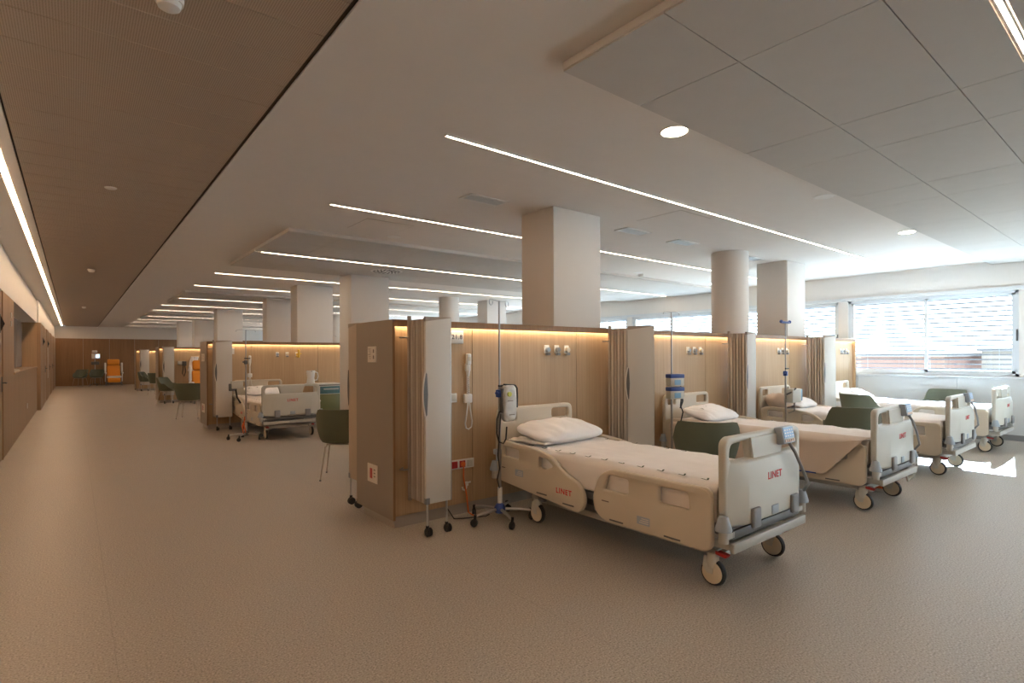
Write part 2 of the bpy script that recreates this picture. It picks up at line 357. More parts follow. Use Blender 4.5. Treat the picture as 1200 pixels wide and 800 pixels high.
for a, b in ((12.84, 14.7), (14.7, 16.6), (16.6, 18.5), (18.5, 20.37)): boxobj('frosted_pane', (-1.138, a+0.02, 1.24), (-1.12, b-0.02, 2.46), 'frost', wl)
boxobj('hatch_mullion', (-1.12, 15.6, 1.24), (-1.06, 15.66, 2.47), 'gun', wl)
yy = [20.4, 21.4, 22.45, 25.0, 26.2, 28.9, 30.1, 32.6, 34.0, 35.3, 36.6]
doors2 = {22.45: 25.0, 26.2: 28.9, 30.1: 32.6}
def door(n, y0, y1, x, label, leafs=1, handle=-1):
    d = bpy.data.objects.new('door_%d' % n, None); C.objects.link(d); struct(d); d['label'] = label
    boxobj('door_frame', (x-0.03, y0, 0), (x+0.004, y0+0.05, 2.47), 'oakd', d); boxobj('door_frame', (x-0.03, y1-0.05, 0), (x+0.004, y1, 2.47), 'oakd', d)
    wd = (y1-y0-0.11)/leafs
    for k in range(leafs):
        a = y0+0.055+k*wd
        lf = boxobj('door_leaf', (x-0.028, a+0.003, 0.008), (x-0.006, a+wd-0.003, 2.46), 'oakl', d)
        hy = a+0.08 if (k == 1 or handle < 0) and leafs > 1 and k else a+wd-0.10
        MB().box((x-0.006, hy-0.02, 1.0), (x+0.006, hy+0.02, 1.22), 0.004).cyl((x, hy, 1.13), (x+0.05, hy, 1.13), 0.009).cyl((x+0.05, hy, 1.13), (x+0.05, hy-0.12, 1.13), 0.009).build('lever_handle', 'gun', lf)
    return d
door(1, 9.86, 10.93, XL, 'oak corridor door with dark lever handle')
for n, (a, b) in enumerate(doors2.items()): door(n+2, a, b, XL+0.08, 'oak double door further down the corridor', 2)
for a, b in zip(yy, yy[1:]):
    if a not in doors2: boxpiece('wood_panel', (XL+0.058, a+0.004, 0), (XL+0.08, b-0.004, 2.48), 'oakl', wl, bev=0.002)
# far wall
wf = bpy.data.objects.new('wall_far', None); C.objects.link(wf); struct(wf)
boxobj('wall_core', (XL-0.6, YF, 0), (XW+0.25, YF+0.2, ZC), 'white', wf)
x = XL+0.08
while x < XW-0.1:
    x1 = min(x+1.12, XW); boxpiece('wood_panel', (x+0.004, YF-0.025, 0), (x1-0.004, YF, 2.48), 'oakd', wf, bev=0.002); x = x1
# back wall (behind the camera)
struct(boxobj('wall_back', (XL-0.6, YB-0.2, 0), (XW+0.25, YB, ZC), 'white'))
# window wall ------------------------------------------------------------
wr = bpy.data.objects.new('wall_right', None); C.objects.link(wr); struct(wr)
WZ0, WZ1, WL, WP = 1.10, 2.60, 2.64, 2.82
W0 = [1.80+k*WP for k in range(-5, 13)]
W0 = [a for a in W0 if a+WL < YF and a > YB]
mb = MB().box((XW, YB, WZ1), (XW+0.25, YF, ZC)).box((XW, YB, 0), (XW+0.25, YF, WZ0))
prev = YB
for a in W0+[YF]:
    if a > prev: mb.box((XW, prev, WZ0), (XW+0.25, a, WZ1))
    prev = a+WL
mb.build('wall_core', 'white', wr, smooth=False)
boxobj('head_casing', (XW-0.035, YB, 2.60), (XW, YF, 2.66), 'frame', wr); boxobj('sill', (XW-0.06, YB, 1.065), (XW+0.02, YF, 1.10), 'frame', wr, bev=0.006)
y = YB+0.25
while y < YF-0.3:
    boxpiece('sill_panel', (XW-0.02, y+0.004, 0.10), (XW, min(y+1.62, YF)-0.004, 1.065), 'coolwhite', wr, bev=0.002); y += 1.62
b = struct(boxobj('baseboard_right', (XW-0.026, YB, 0), (XW, YF, 0.098), 'grey'))
def window(n, y0):
    d = bpy.data.objects.new('window_%d' % n, None); C.objects.link(d); struct(d); d['label'] = 'two light sliding window with pale frame'
    y1 = y0+WL; ym = y0+WL/2; z0, z1 = WZ0, WZ1; X = XW+0.03; t = 0.05
    MB().box((X, y0, z0), (X+0.09, y0+t, z1)).box((X, y1-t, z0), (X+0.09, y1, z1)).box((X, y0, z0), (X+0.09, y1, z0+t)).box((X, y0, z1-t), (X+0.09, y1, z1)).build('window_frame', 'frame', d, smooth=False)
    for k, (a, b, xx, mt) in enumerate(((y0+t, ym+0.03, X+0.05, 'frame'), (ym-0.03, y1-t, X+0.005, 'framed'))):
        s = MB().box((xx, a, z0+t), (xx+0.035, a+t, z1-t)).box((xx, b-t, z0+t), (xx+0.035, b, z1-t)).box((xx, a, z0+t), (xx+0.035, b, z0+2*t)).box((xx, a, z1-1.6*t), (xx+0.035, b, z1-t)).build('sash', 'frame' if k == 0 else 'frame', d, smooth=False)
        boxobj('pane', (xx+0.015, a+t, z0+2*t), (xx+0.02, b-t, z1-1.6*t), 'glass', s)
    MB().box((X-0.012, y0+0.015, 1.72), (X, y0+0.04, 1.92), 0.003).cyl((X-0.012, y0+0.027, 1.86), (X-0.05, y0+0.027, 1.86), 0.008).cyl((X-0.05, y0+0.027, 1.86), (X-0.05, y0+0.027, 1.74), 0.008).build('window_handle', 'gun', d)
slat_me = MB().box((-0.035, 0, -0.0012), (0.035, WL-0.06, 0.0012)).mesh('slat', smooth=False); slat_me.materials.append(M['slat'])
def blind(y0, label):
    t = thing('window_blind', (XW+0.20, y0+0.03, 0), 0, label, 'blind', 'slatted blinds outside the windows')
    boxobj('head_box', (-0.045, 0, WZ1-0.03), (0.045, WL-0.06, WZ1+0.06), 'frame', t)
    z = WZ1-0.08
    while z > WZ0+0.0:
        o = bpy.data.objects.new('slat', slat_me); C.objects.link(o); o.parent = t; o.location = (0, 0, z); o.rotation_euler = (0, math.radians(20), 0); z -= 0.0865
    boxobj('bottom_bar', (-0.04, 0, z+0.01), (0.04, WL-0.06, z+0.025), 'slat', t)
    for yy_ in (0.25, 1.25, 1.34, 2.3): MB().cyl((-0.037, yy_, z+0.02), (-0.037, yy_, WZ1), 0.0022, n=6).build('ladder_cord', 'framed', t)
for n, a in enumerate(W0):
    window(n+1, a)
    if a > -2: blind(a, 'slatted blind outside the window along the sunlit bed' if 1 < a < 2 else 'slatted blind outside the window ahead of the tiled aisle' if a < 1 else 'slatted blind outside one of the windows behind the bed-head partitions')  # rear windows out of view left without blinds to fill the room with sun

# columns --------------------------------------------------------------
def rect_col(x0, x1, y0, y1, label, z0=0.0):
    t = boxobj('square_column', (x0, y0, z0), (x1, y1, ZC), 'colum', bev=0.006); struct(t); t['label'] = label
def round_col(cx, cy, r, label, z0=0.0):
    t = MB().cyl((cx, cy, z0), (cx, cy, ZC), r, n=40).build('round_column', 'colum'); struct(t); t['label'] = label
ZT = 1.815
rect_col(4.05, 4.80, 4.30, 4.84, 'square column rising from the nearest bed-head block', ZT)
round_col(8.17, 4.58, 0.28, 'round column rising from the nearest bed-head block', ZT)
rect_col(9.55, 10.24, 4.30, 4.84, 'square column by the windows on the nearest bed-head block', ZT)
rect_col(4.14, 4.93, 10.04, 10.62, 'square column standing free in the second bay row')
rect_col(3.94, 4.76, 12.62, 13.1, 'square column rising from the second bed-head block', ZT)
rect_col(4.05, 4.80, 15.55, 15.95, 'square column standing behind the second bed-head block')
rect_col(3.83, 4.63, 20.82, 21.4, 'square column rising from the third bed-head block', ZT)
rect_col(4.0, 4.8, 26.5, 27.1, 'square column standing near the far wall')
rect_col(3.75, 4.5, 29.1, 29.6, 'square column rising from the last bed-head block', ZT)
for k in (1, 2, 3):
    round_col(8.17, 4.58+PITCH*k+0.15, 0.28, 'round column on a further bed-head block', ZT)
    rect_col(9.4, 10.1, 4.45+PITCH*k+0.15, 4.95+PITCH*k+0.15, 'square column on a further bed-head block', ZT)

# bed-head blocks -------------------------------------------------------
BY = [4.27, 12.62, 20.8, 28.95]
BN = ['nearest', 'second', 'third', 'last']
def block(k):
    y0 = BY[k]; y1 = y0+BT; x0, x1 = 2.13, 12.52
    t = thing('bed_head_partition', (0, 0, 0), 0, 'half-height oak panelled bed-head partition with lit top, the %s one along the corridor' % (('nearest to the grey ceiling tiles' if k == 0 else BN[k])), 'partition')
    if k == 0: t['label'] = 'half-height oak bed-head partition behind the row of four beds'
    MB().box((x0+0.04, y0+0.06, 0), (x1-0.04, y1-0.06, 0.10)).build('plinth', 'plinth', t, smooth=False)
    MB().box((x0+0.02, y0+0.07, 0.10), (x1-0.02, y1-0.07, 1.785)).build('core', 'oak', t, smooth=False)
    MB().box((x0, y0-0.002, 1.785), (x1, y1+0.002, 1.815), 0.002).build('top_cap', 'oakd', t)
    for a, b in ((y0-0.002, y0+0.012), (y1-0.012, y1+0.002)): boxobj('cap_lip', (x0, a, 1.755), (x1, b, 1.786), 'oakd', t)
    boxobj('end_panel', (x0-0.004, y0-0.002, 0.085), (x0+0.02, y1+0.002, 1.812), 'taupe', t); boxobj('end_panel', (x1-0.02, y0-0.002, 0.085), (x1, y1+0.002, 1.812), 'oak', t)
    boxobj('edge_strip', (x0-0.003, y0-0.006, 0.085), (x0+0.018, y0-0.001, 1.79), 'oakd', t)
    for side in (0, 1):
        sy = y0 if side == 0 else y1
        a, b = (sy+RC, sy+RC+0.02) if side == 0 else (sy-RC-0.02, sy-RC)
        xs = [x0+0.02]
        for j in range(4): xs += [2.99+2.62*j, 4.42+2.62*j]
        xs += [x1-0.02]
        for p, q in zip(xs, xs[1:]): boxpiece('oak_panel', (p+0.003, a, 0.10), (q-0.003, b, 1.785), 'oak', t, bev=0.0015)
        ly0, ly1 = (y0+0.016, y0+0.030) if side == 0 else (y1-0.030, y1-0.016)
        boxobj('light_strip', (x0+0.03, ly0, 1.776), (x1-0.03, ly1, 1.785), 'ledw', t)
    return t
for k in range(4): block(k)

# ================================================================== CEILING FITTINGS
def led_line(x0, x1, y, z, label):
    t = thing('linear_ceiling_light', (x0, y, z), 0, label, 'light', 'linear lights across the ceiling')
    L = x1-x0
    MB().box((0, -0.018, -0.001), (L, -0.010, 0.012)).box((0, 0.010, -0.001), (L, 0.018, 0.012)).box((-0.004, -0.020, -0.001), (0, 0.020, 0.012)).build('trim', 'white', t, smooth=False)
    boxobj('diffuser', (0, -0.010, 0.0), (L, 0.010, 0.010), 'led', t)
ord_ = ['first', 'second', 'third', 'fourth']
for k in range(4):
    b = BY[k]
    led_line(2.13, 12.0, b-0.87, ZC-0.011, 'warm linear light in the plaster in front of the %s bed-head partition' % BN[k])
    led_line(2.13, 12.0, b+1.43, ZC-0.011, 'warm linear light in the plaster behind the %s bed-head partition' % BN[k])
for k, yc in enumerate(AIS):
    if YB < yc-1.7 and yc < YF:
        led_line(2.2, 12.3, yc, ZP, 'warm linear light down the middle of %s dropped tile panel' % (['a hidden', 'the nearest', 'the second', 'the third', 'the fourth', 'the last'][k]))
t = thing('corridor_slot_light', (-0.47, YB+0.1, ZC), 0, 'continuous warm slot light along the corridor wall', 'light')
boxobj('diffuser', (-0.018, 0, -0.004), (0.018, YF-YB-0.8, 0.012), 'slot', t)
boxobj('trim', (-0.026, 0, -0.006), (-0.019, YF-YB-0.8, 0.012), 'white', t)
def downlight(x, y, on, label, z=ZC):
    t = thing('recessed_downlight', (x, y, z), 0, label, 'light', 'round downlights in the plaster ceiling')
    MB().lathe([(0.09, -0.002), (0.10, -0.005), (0.108, -0.001), (0.108, 0.002), (0.09, 0.002)], n=28).build('ring', 'white', t)
    MB().lathe([(0.001, -0.003), (0.09, -0.003), (0.09, 0.002), (0.001, 0.002)], n=28).build('lens', 'lamp' if on else 'lampoff', t)
for i, xx in enumerate((3.40, 6.01, 8.64, 11.38)):
    bn = ['first', 'second', 'third', 'fourth'][i]
    downlight(xx, 2.33, i != 1, ('lit' if i != 1 else 'unlit') + ' round downlight over the foot of the %s bed from the corridor' % bn)
    downlight(xx, 6.76, i == 3, ('lit' if i == 3 else 'unlit')+' round downlight behind the nearest bed-head partition, bay %s' % bn)
    downlight(xx, 10.57, i in (0, 2), ('lit' if i in (0, 2) else 'unlit')+' round downlight before the second bed-head partition, bay %s' % bn)
for yv in (18.7, 26.9, 30.5): downlight(3.1, yv, True, {18.7: 'lit downlight ahead of the third bed-head partition', 26.9: 'lit downlight ahead of the last bed-head partition', 30.5: 'lit downlight behind the last bed-head partition'}[yv])
def vent(x, y, label, w=0.5, d=0.22):
    t = thing('air_grille', (x, y, ZC), 0, label, 'vent', 'ceiling air grilles')
    MB().box((-w/2, -d/2, -0.008), (w/2, -d/2+0.03, 0)).box((-w/2, d/2-0.03, -0.008), (w/2, d/2, 0)).box((-w/2, -d/2, -0.008), (-w/2+0.03, d/2, 0)).box((w/2-0.03, -d/2, -0.008), (w/2, d/2, 0)).build('frame', 'white', t, smooth=False)
    boxobj('backing', (-w/2+0.03, -d/2+0.03, -0.0015), (w/2-0.03, d/2-0.03, 0), 'gun', t)
    n = 8
    for k in range(n):
        yk = -d/2+0.04+(d-0.08)*k/(n-1)
        boxpiece('slat', (-w/2+0.03, yk-0.005, -0.007), (w/2-0.03, yk+0.003, -0.003), 'alu', t)
vent(3.33, 4.58, 'air grille in the ceiling on the corridor side of the square column'); vent(5.72, 4.55, 'air grille in the ceiling beside the square column, window side'); vent(6.85, 4.56, 'air grille in the ceiling between square and round columns'); vent(8.9, 4.6, 'air grille in the ceiling between the round column and window column')
vent(4.4, 12.2, 'air grille in front of the second bed-head partition'); vent(4.4, 20.3, 'air grille in front of the third bed-head partition')
t = thing('swirl_diffuser', (4.52, 9.3, ZP), 0, 'round swirl air diffuser in the second tile panel', 'vent')
MB().lathe([(0.001, -0.002), (0.27, -0.004), (0.29, -0.001), (0.29, 0), (0.001, 0)], n=36).build('plate', 'white', t)
for ring, (rr, nn) in enumerate(((0.10, 10), (0.165, 14), (0.23, 18))):
    for k in range(nn):
        a = 2*PI*k/nn; sl = MB().box((-0.022, -0.010, -0.008), (0.022, 0.010, -0.004)).build('blade_slot', 'black', t, (rr*math.cos(a), rr*math.sin(a), 0), (0, 0, a+0.6), smooth=False)
def speaker(x, y, label, r=0.11, z=ZC):
    t = thing('ceiling_speaker', (x, y, z), 0, label, 'speaker', 'round flush ceiling speakers')
    MB().lathe([(0.001, -0.006), (r*0.8, -0.006), (r, -0.003), (r, 0), (0.001, 0)], n=28).build('grille', 'ceiling', t)
    MB().lathe([(r*0.98, -0.004), (r*1.05, -0.006), (r*1.05, 0), (r*0.98, 0)], n=28).build('rim', 'alu', t)
def detector(x, y, label, z=ZC):
    t = thing('smoke_detector', (x, y, z), 0, label, 'detector', 'smoke detectors on the corridor ceiling')
    MB().lathe([(0.001, -0.055), (0.03, -0.055), (0.045, -0.045), (0.05, -0.02), (0.001, -0.02)], n=20).build('head', 'wp', t)
    MB().lathe([(0.001, -0.022), (0.058, -0.022), (0.06, 0), (0.001, 0)], n=20).build('base', 'white', t)
detector(0.34, 2.88, 'smoke detector on the corridor metal ceiling, above the corridor mouth'); detector(0.26, 12.7, 'smoke detector on the corridor metal ceiling before the wall hatch'); detector(0.26, 22.3, 'smoke detector on the corridor metal ceiling past the wall hatch')
t = MB().lathe([(0.001, -0.012), (0.04, -0.012), (0.05, -0.004), (0.05, 0), (0.001, 0)], n=20).build('sprinkler_cover', 'wp', None, (0.28, 6.46, ZC)); tag(t, 'small flat round cover on the corridor metal ceiling', 'ceiling cover')
detector(8.9, 6.9, 'smoke detector behind the nearest bed-head partition')
for xx, yy_ in ((7.9, 0.95), (8.9, 0.9)):
    t = thing('ceiling_sensor', (xx, yy_, ZP), 0, 'small round sensor on the nearest tile panel, %s' % ('corridor side' if xx < 8 else 'window side'), 'sensor', 'sensors on tile panel')
    MB().lathe([(0.001, -0.02), (0.035, -0.018), (0.045, 0), (0.001, 0)], n=18).build('dome', 'wp', t)
def hatch(x, y, s, label):
    t = thing('access_hatch', (x, y, ZC), 0, label, 'hatch', 'flush hatches in the plaster ceiling')
    MB().box((-s/2, -s/2, -0.003), (s/2, s/2, 0)).build('leaf', 'ceiling', t, smooth=False)
    MB().box((-s/2-0.006, -s/2-0.006, -0.001), (s/2+0.006, s/2+0.006, 0)).build('joint', 'taupe', t, smooth=False)
hatch(3.0, 6.35, 0.6, 'square flush hatch behind the nearest bed-head partition'); hatch(5.6, 3.85, 0.6, 'square flush hatch beside the square column')

# ================================================================== BEDS
def rail_outline(kind):
    if kind == 'head':
        o = [(1.27, 0.245, .06), (2.34, 0.335, .06), (2.37, 0.69, .07), (2.22, 0.715, .05), (1.80, 0.69, .2), (1.60, 0.655, .12), (1.46, 0.545, .12), (1.27, 0.475, .14), (1.21, 0.36, .1)]
        h = [[(2.03, 0.56, .02), (2.26, 0.57, .02), (2.25, 0.655, .02), (2.03, 0.65, .02)], [(1.68, 0.53, .02), (1.76, 0.535, .02), (1.755, 0.63, .02), (1.65, 0.622, .03), (1.575, 0.57, .03)]]
    else:
        o = [(0.13, 0.285, .04), (0.18, 0.25, .02), (1.02, 0.25, .05), (1.12, 0.31, .06), (1.14, 0.42, .06), (1.07, 0.59, .05), (0.96, 0.65, .07), (0.17, 0.655, .06), (0.13, 0.62, .05)]
        h = [[(0.79, 0.49, .02), (1.03, 0.485, .02), (0.985, 0.605, .03), (0.79, 0.60, .02)], [(0.29, 0.49, .02), (0.53, 0.49, .02), (0.53, 0.60, .02), (0.30, 0.60, .02)]]
    return o, h
def bed_parts(t, drop_near=0.0, base_only=False):
    # undercarriage
    mb = MB()
    for sx in (-1, 1): mb.box((sx*0.36-0.03, 0.12, 0.185), (sx*0.36+0.03, 2.02, 0.235), 0.008)
    for yy_ in (0.20, 1.92): mb.box((-0.42, yy_-0.04, 0.19), (0.42, yy_+0.04, 0.245), 0.008)
    mb.box((-0.25, 0.55, 0.17), (0.25, 1.6, 0.24), 0.01)
    mb.build('base_frame', 'bedf', t)
    for yy_ in (0.62, 1.52): MB().box((-0.10, yy_-0.09, 0.22), (0.10, yy_+0.09, 0.36), 0.01).build('lift_column', 'bedg', t)
    for sx in (-1, 1):
        for yy_ in (0.20, 1.92):
            c = MB().lathe([(0.001, 0.215), (0.035, 0.215), (0.04, 0.16), (0.032, 0.12), (0.001, 0.12)], (sx*0.405, yy_, 0), 14).prism([(yy_-0.045+0.02, 0.19), (yy_+0.05, 0.19), (yy_+0.06, 0.12), (yy_+0.03, 0.08), (yy_-0.01, 0.08)], sx*0.405-0.026, sx*0.405+0.026, 'X').build('caster', 'bedg', t)
            wy = yy_-0.005
            MB().lathe([(0.001, -0.022), (0.062, -0.026), (0.07, -0.024), (0.072, 0), (0.07, 0.024), (0.062, 0.026), (0.001, 0.022)], (sx*0.405, wy, 0.088), 24, 'X').build('wheel_disc', 'cream', c)
            MB().lathe([(0.066, -0.02), (0.082, -0.017), (0.088, 0), (0.082, 0.017), (0.066, 0.02)], (sx*0.405, wy, 0.088), 28, 'X').build('tyre', 'black', c)
            MB().prism([(yy_-0.10, 0.205), (yy_-0.03, 0.215), (yy_-0.03, 0.235), (yy_-0.11, 0.225)], sx*0.405-0.022, sx*0.405+0.022, 'X').build('brake_pedal', 'red' if yy_ < 1 else 'grey', c, smooth=False)
    # upper frame, platform
    mb = MB()
    for sx in (-1, 1): mb.box((sx*0.43-0.02, 0.06, 0.355), (sx*0.43+0.02, 2.34, 0.41), 0.006)
    mb.box((-0.43, 0.05, 0.355), (0.43, 0.10, 0.41), 0.006).box((-0.43, 2.28, 0.355), (0.43, 2.34, 0.41), 0.006)
    for k in range(4): mb.box((-0.42, 0.14+k*0.53, 0.41), (0.42, 0.62+k*0.53, 0.44), 0.01)
    mb.build('bed_deck', 'grey', t)
    MB().box((-0.44, 0.13, 0.44), (0.44, 2.33, 0.655), 0.05, 3).build('mattress', 'matt', t)
    # foot bar; upper member coloured dark to stand for the shaded gap
    MB().box((-0.47, 0.03, 0.345), (0.47, 0.06, 0.40), 0.006).build('gap_shade_bar', 'gun', t); MB().box((-0.50, 0.0, 0.275), (0.50, 0.03, 0.335), 0.006).box((-0.46, 0.03, 0.275), (-0.42, 0.35, 0.325), 0.006).box((0.42, 0.03, 0.275), (0.46, 0.35, 0.325), 0.006).build('foot_bar', 'bedf', t)
    # side rails
    for sx in (-1, 1):
        for kind in ('head', 'foot'):
            o, h = rail_outline(kind); dz = 0
            if sx < 0 and kind == 'foot': dz = -drop_near
            o = [(p[0], p[1]+dz, p[2]) for p in o]; h = [[(p[0], p[1]+dz, p[2]) for p in hh] for hh in h]
            x = sx*0.515
            r = plate(o, h, 0.045, 0.013, 'X', x).build('side_rail', 'bed', t, ang=50)
            fx = x+sx*0.0225; face = '-X' if sx < 0 else '+X'
            lab_y, lab_z = (2.02, 0.445) if kind == 'head' else (0.655, 0.335)
            MB().box((fx-0.001, lab_y-0.055, lab_z-0.028+dz), (fx+0.001, lab_y+0.055, lab_z+0.028+dz)).build('rail_label', 'bluegrey', r, smooth=False)
            for k in range(3): MB().box((fx-0.0016, lab_y-0.045, lab_z-0.017+k*0.014+dz), (fx+0.0016, lab_y+0.035-0.01*k, lab_z-0.011+k*0.014+dz)).build('label_line', 'paper', r, smooth=False)
            for ys in ((1.40, 1.72) if kind == 'head' else (0.42, 0.90)):
                zz = (0.262+0.084*(ys-1.27) if kind == 'head' else 0.257)+0.018+dz
                MB().box((fx-0.002, ys-0.065, zz-0.006), (fx+0.002, ys+0.065, zz+0.006), 0.002).build('finger_slot', 'gun', r)
            if kind == 'head':
                text('logo_lettering', 'LINET', 0.062, 'logo', r, (fx+sx*0.001, 1.45, 0.385+dz), face, bold=0.0012)
                MB().box((fx-0.001, 2.22, 0.46), (fx+0.001, 2.27, 0.468)).build('print_mark', 'ink', r, smooth=False)
            else:
                MB().box((fx-0.001, 0.97, 0.40+dz), (fx+0.001, 1.04, 0.408+dz)).build('print_mark', 'ink', r, smooth=False)
            MB().box((sx*0.44-0.015, (1.55 if kind == 'head' else 0.45), 0.36), (sx*0.515-sx*0.02, (2.0 if kind == 'head' else 0.9), 0.40), 0.004).build('rail_arm', 'bedf', r)
    # headboard
    hb = plate([(-0.50, 0.44, .04), (0.50, 0.44, .04), (0.50, 1.00, .08), (-0.50, 1.00, .08)], [[(-0.44, 0.86, .03), (-0.27, 0.86, .03), (-0.27, 0.955, .03), (-0.44, 0.955, .03)], [(0.20, 0.86, .03), (0.44, 0.86, .03), (0.44, 0.955, .03), (0.20, 0.955, .03)]], 0.05, 0.016, 'Y', 2.40).build('headboard', 'bed', t, ang=50)
    # footboard: handle frame plus chamfered body
    fb = plate([(-0.515, 0.50, .03), (0.515, 0.50, .03), (0.515, 0.95, .05), (0.47, 0.985, .08), (-0.47, 0.985, .08), (-0.515, 0.95, .05)], [[(-0.465, 0.825, .04), (-0.20, 0.825, .02), (-0.235, 0.945, .02), (-0.455, 0.935, .05)], [(0.20, 0.825, .02), (0.465, 0.825, .04), (0.455, 0.935, .05), (0.235, 0.945, .02)]], 0.055, 0.018, 'Y', 0.075).build('footboard', 'bedg', t, ang=50)
    mb = MB(); vs_ = []
    for z, ins in ((0.425, 0.015), (0.44, 0.0), (0.735, 0.0), (0.815, 0.022), (0.825, 0.035)):
        pl = [(-0.50+ins*0.3, 0.10), (-0.50+ins*0.3, 0.05+ins*0.3), (-0.34, -0.012+ins), (0.34, -0.012+ins), (0.50-ins*0.3, 0.05+ins*0.3), (0.50-ins*0.3, 0.10)]
        vs_.append([mb.bm.verts.new((a, b, z)) for a, b in pl])
    for A, B in zip(vs_, vs_[1:]):
        for k in range(6): mb.bm.faces.new((A[k], A[(k+1) % 6], B[(k+1) % 6], B[k]))
    mb.bm.faces.new(vs_[0]); mb.bm.faces.new(vs_[-1])
    mb.build('foot_shell', 'bedg', fb, ang=20)
    MB().prism([(-0.19, 0.82), (0.19, 0.82), (0.225, 0.96), (-0.225, 0.96)], 0.035, 0.055, 'Y').build('centre_panel', 'bedg', fb, smooth=False)
    text('logo_lettering', 'LINET', 0.066, 'logo', fb, (0, -0.0135, 0.70), '-Y', bold=0.0012)
    for sx in (-1, 1): MB().box((sx*0.27-0.05, -0.035, 0.40), (sx*0.27+0.05, -0.008, 0.53), 0.015, 3).build('corner_pad', 'grey', fb)
    MB().box((-0.045, -0.018, 0.44), (0.045, -0.008, 0.50), 0.004).build('latch', 'bluegrey', fb)
    # corner bumper rollers
    for sx in (-1, 1):
        for yy_ in (0.05, 2.38):
            b_ = MB().lathe([(0.001, 0.505), (0.028, 0.505), (0.034, 0.485), (0.052, 0.425), (0.05, 0.415), (0.001, 0.415)], (sx*0.535, yy_, 0), 18).build('bumper_roller', 'bluegrey', t)
            MB().cyl((sx*0.535, yy_, 0.34), (sx*0.535, yy_, 0.42), 0.03).box((sx*0.44, yy_-0.02, 0.36), (sx*0.535, yy_+0.02, 0.395)).build('roller_bracket', 'bedf', b_)
def control_panel(t, x, ang):
    p = MB().box((-0.085, -0.03, -0.06), (0.085, 0.03, 0.06), 0.012).build('control_panel', 'bluegrey', t, (x, 0.02, 0.94), (math.radians(-12), 0, 0))
    MB().box((-0.072, -0.033, -0.02), (0.072, -0.029, 0.05)).build('keypad', 'screenblue', p, smooth=False)
    for k in range(5): MB().box((-0.068+k*0.029, -0.0335, -0.05), (-0.048+k*0.029, -0.029, -0.03)).build('key', 'peach', p, smooth=False)
    for i in range(3):
        for j in range(4): MB().box((-0.06+j*0.034, -0.0345, -0.012+i*0.02), (-0.044+j*0.034, -0.0325, -0.004+i*0.02)).build('key', 'wp', p, smooth=False)
    pts = [(x+0.02, 0.0, 0.89), (x+0.05, -0.03, 0.82), (x+0.15, -0.04, 0.68), (x+0.26, -0.03, 0.57), (x+0.32, 0.03, 0.50)]
    MB().tube(pts, 0.011).build('cable', 'grey', p).matrix_parent_inverse = (Matrix.Translation((x, 0.02, 0.94)) @ Matrix.Rotation(math.radians(-12), 4, 'X')).inverted()
proto_bed = thing('hospital_bed', (0, 0, 0), 0, 'bed', 'bed'); bed_parts(proto_bed)
BG = 'electric hospital beds'
bx = [3.645, 6.32, 8.74, 11.24]; byf = 1.74
bed_lab = ['cream hospital bed with raised side rails and blue keypad, first from the corridor', 'hospital bed with drooping beige sheet over its side, second from the corridor', 'hospital bed between the beige-sheeted bed and the bed under the window', 'hospital bed standing along the window wall']
beds = []
for i in range(4):
    o = proto_bed if i == 0 else copy_tree(proto_bed)
    o.location = (bx[i], byf+(0.02 if i == 1 else 0), 0); o['label'] = bed_lab[i]; o['group'] = BG; beds.append(o)
bB = copy_tree(proto_bed); bB.location = (3.12, 10.28, 0); bB['label'] = 'hospital bed before the second oak partition, head beside white jug'; bB['group'] = BG
for o in beds[:3]: control_panel(o, 0.21, 0)

def bedsheet(loc, label, seed, mat='sheet', drop=(0.40, 0.40), marks=True, corner=False, group='sheets on the beds'):
    t = thing('bed_sheet', loc, 0, label, 'sheet', group); W = 0.452; Z = 0.672; Y0, Y1 = 0.135, 2.33
    def fn(u, v):
        y = Y0+(Y1-Y0)*v
        dl = drop[0]
        if corner: dl = 0.20 + 0.22*min(1, max(0, (v-0.02)/0.25)) if v < 0.27 else 0.42
        Ltop = 2*W; tot = dl+Ltop+drop[1]; s = u*tot
        if s < dl: x = -W-0.004; z = Z-0.02-(dl-s); out = -1
        elif s > dl+Ltop: x = W+0.004; z = Z-0.02-(s-dl-Ltop); out = 1
        else:
            x = -W+(s-dl); e = min(s-dl, dl+Ltop-s); z = Z-0.02*max(0, 1-e/0.05)**2; out = 0
        n1 = noise.noise(Vector((x*3.2+seed, y*1.3, z*2+seed))); n2 = noise.noise(Vector((x*9, y*5+seed, z*6)))
        n3 = noise.noise(Vector((x*1.2+y*4.5+seed, y*0.6, seed)))
        if out == 0: z += 0.010*n1+0.005*n2+0.03*max(0, 0.3-abs(n3))
        else:
            dn = (Z-z); x += out*(0.010*n1+0.006*n2+0.006)*min(1, dn/0.1)
            x = max(-0.484, min(0.484, x))
            if corner and out < 0: x -= 0.10*min(1, dn/0.08)
        return (x, y, z)
    s = MB().grid(fn, 64, 72).build('cloth', mat, t, ang=80)
    sol = s.modifiers.new('thickness', 'SOLIDIFY'); sol.thickness = 0.004; sol.offset = 1
    if marks:
        mb = MB()
        for side in (-1, 1):
            for k in range(11):
                y = 0.22+k*0.175; x = side*(W-0.045) 
                z = Z+0.012
                for d in ((0.015, 0.055), (0.060, 0.030)):
                    a = Vector((x-0.025, y, z)); b_ = Vector((x-0.025+d[0], y+d[1], z))
                    dr = (b_-a).normalized(); pr = Vector((-dr.y, dr.x, 0))*0.006
                    q = [mb.bm.verts.new(v_) for v_ in (a-pr, b_-pr, b_+pr, a+pr)]; mb.bm.faces.new(q)
        mb.build('print_marks', 'mark', t, smooth=False)
    return t
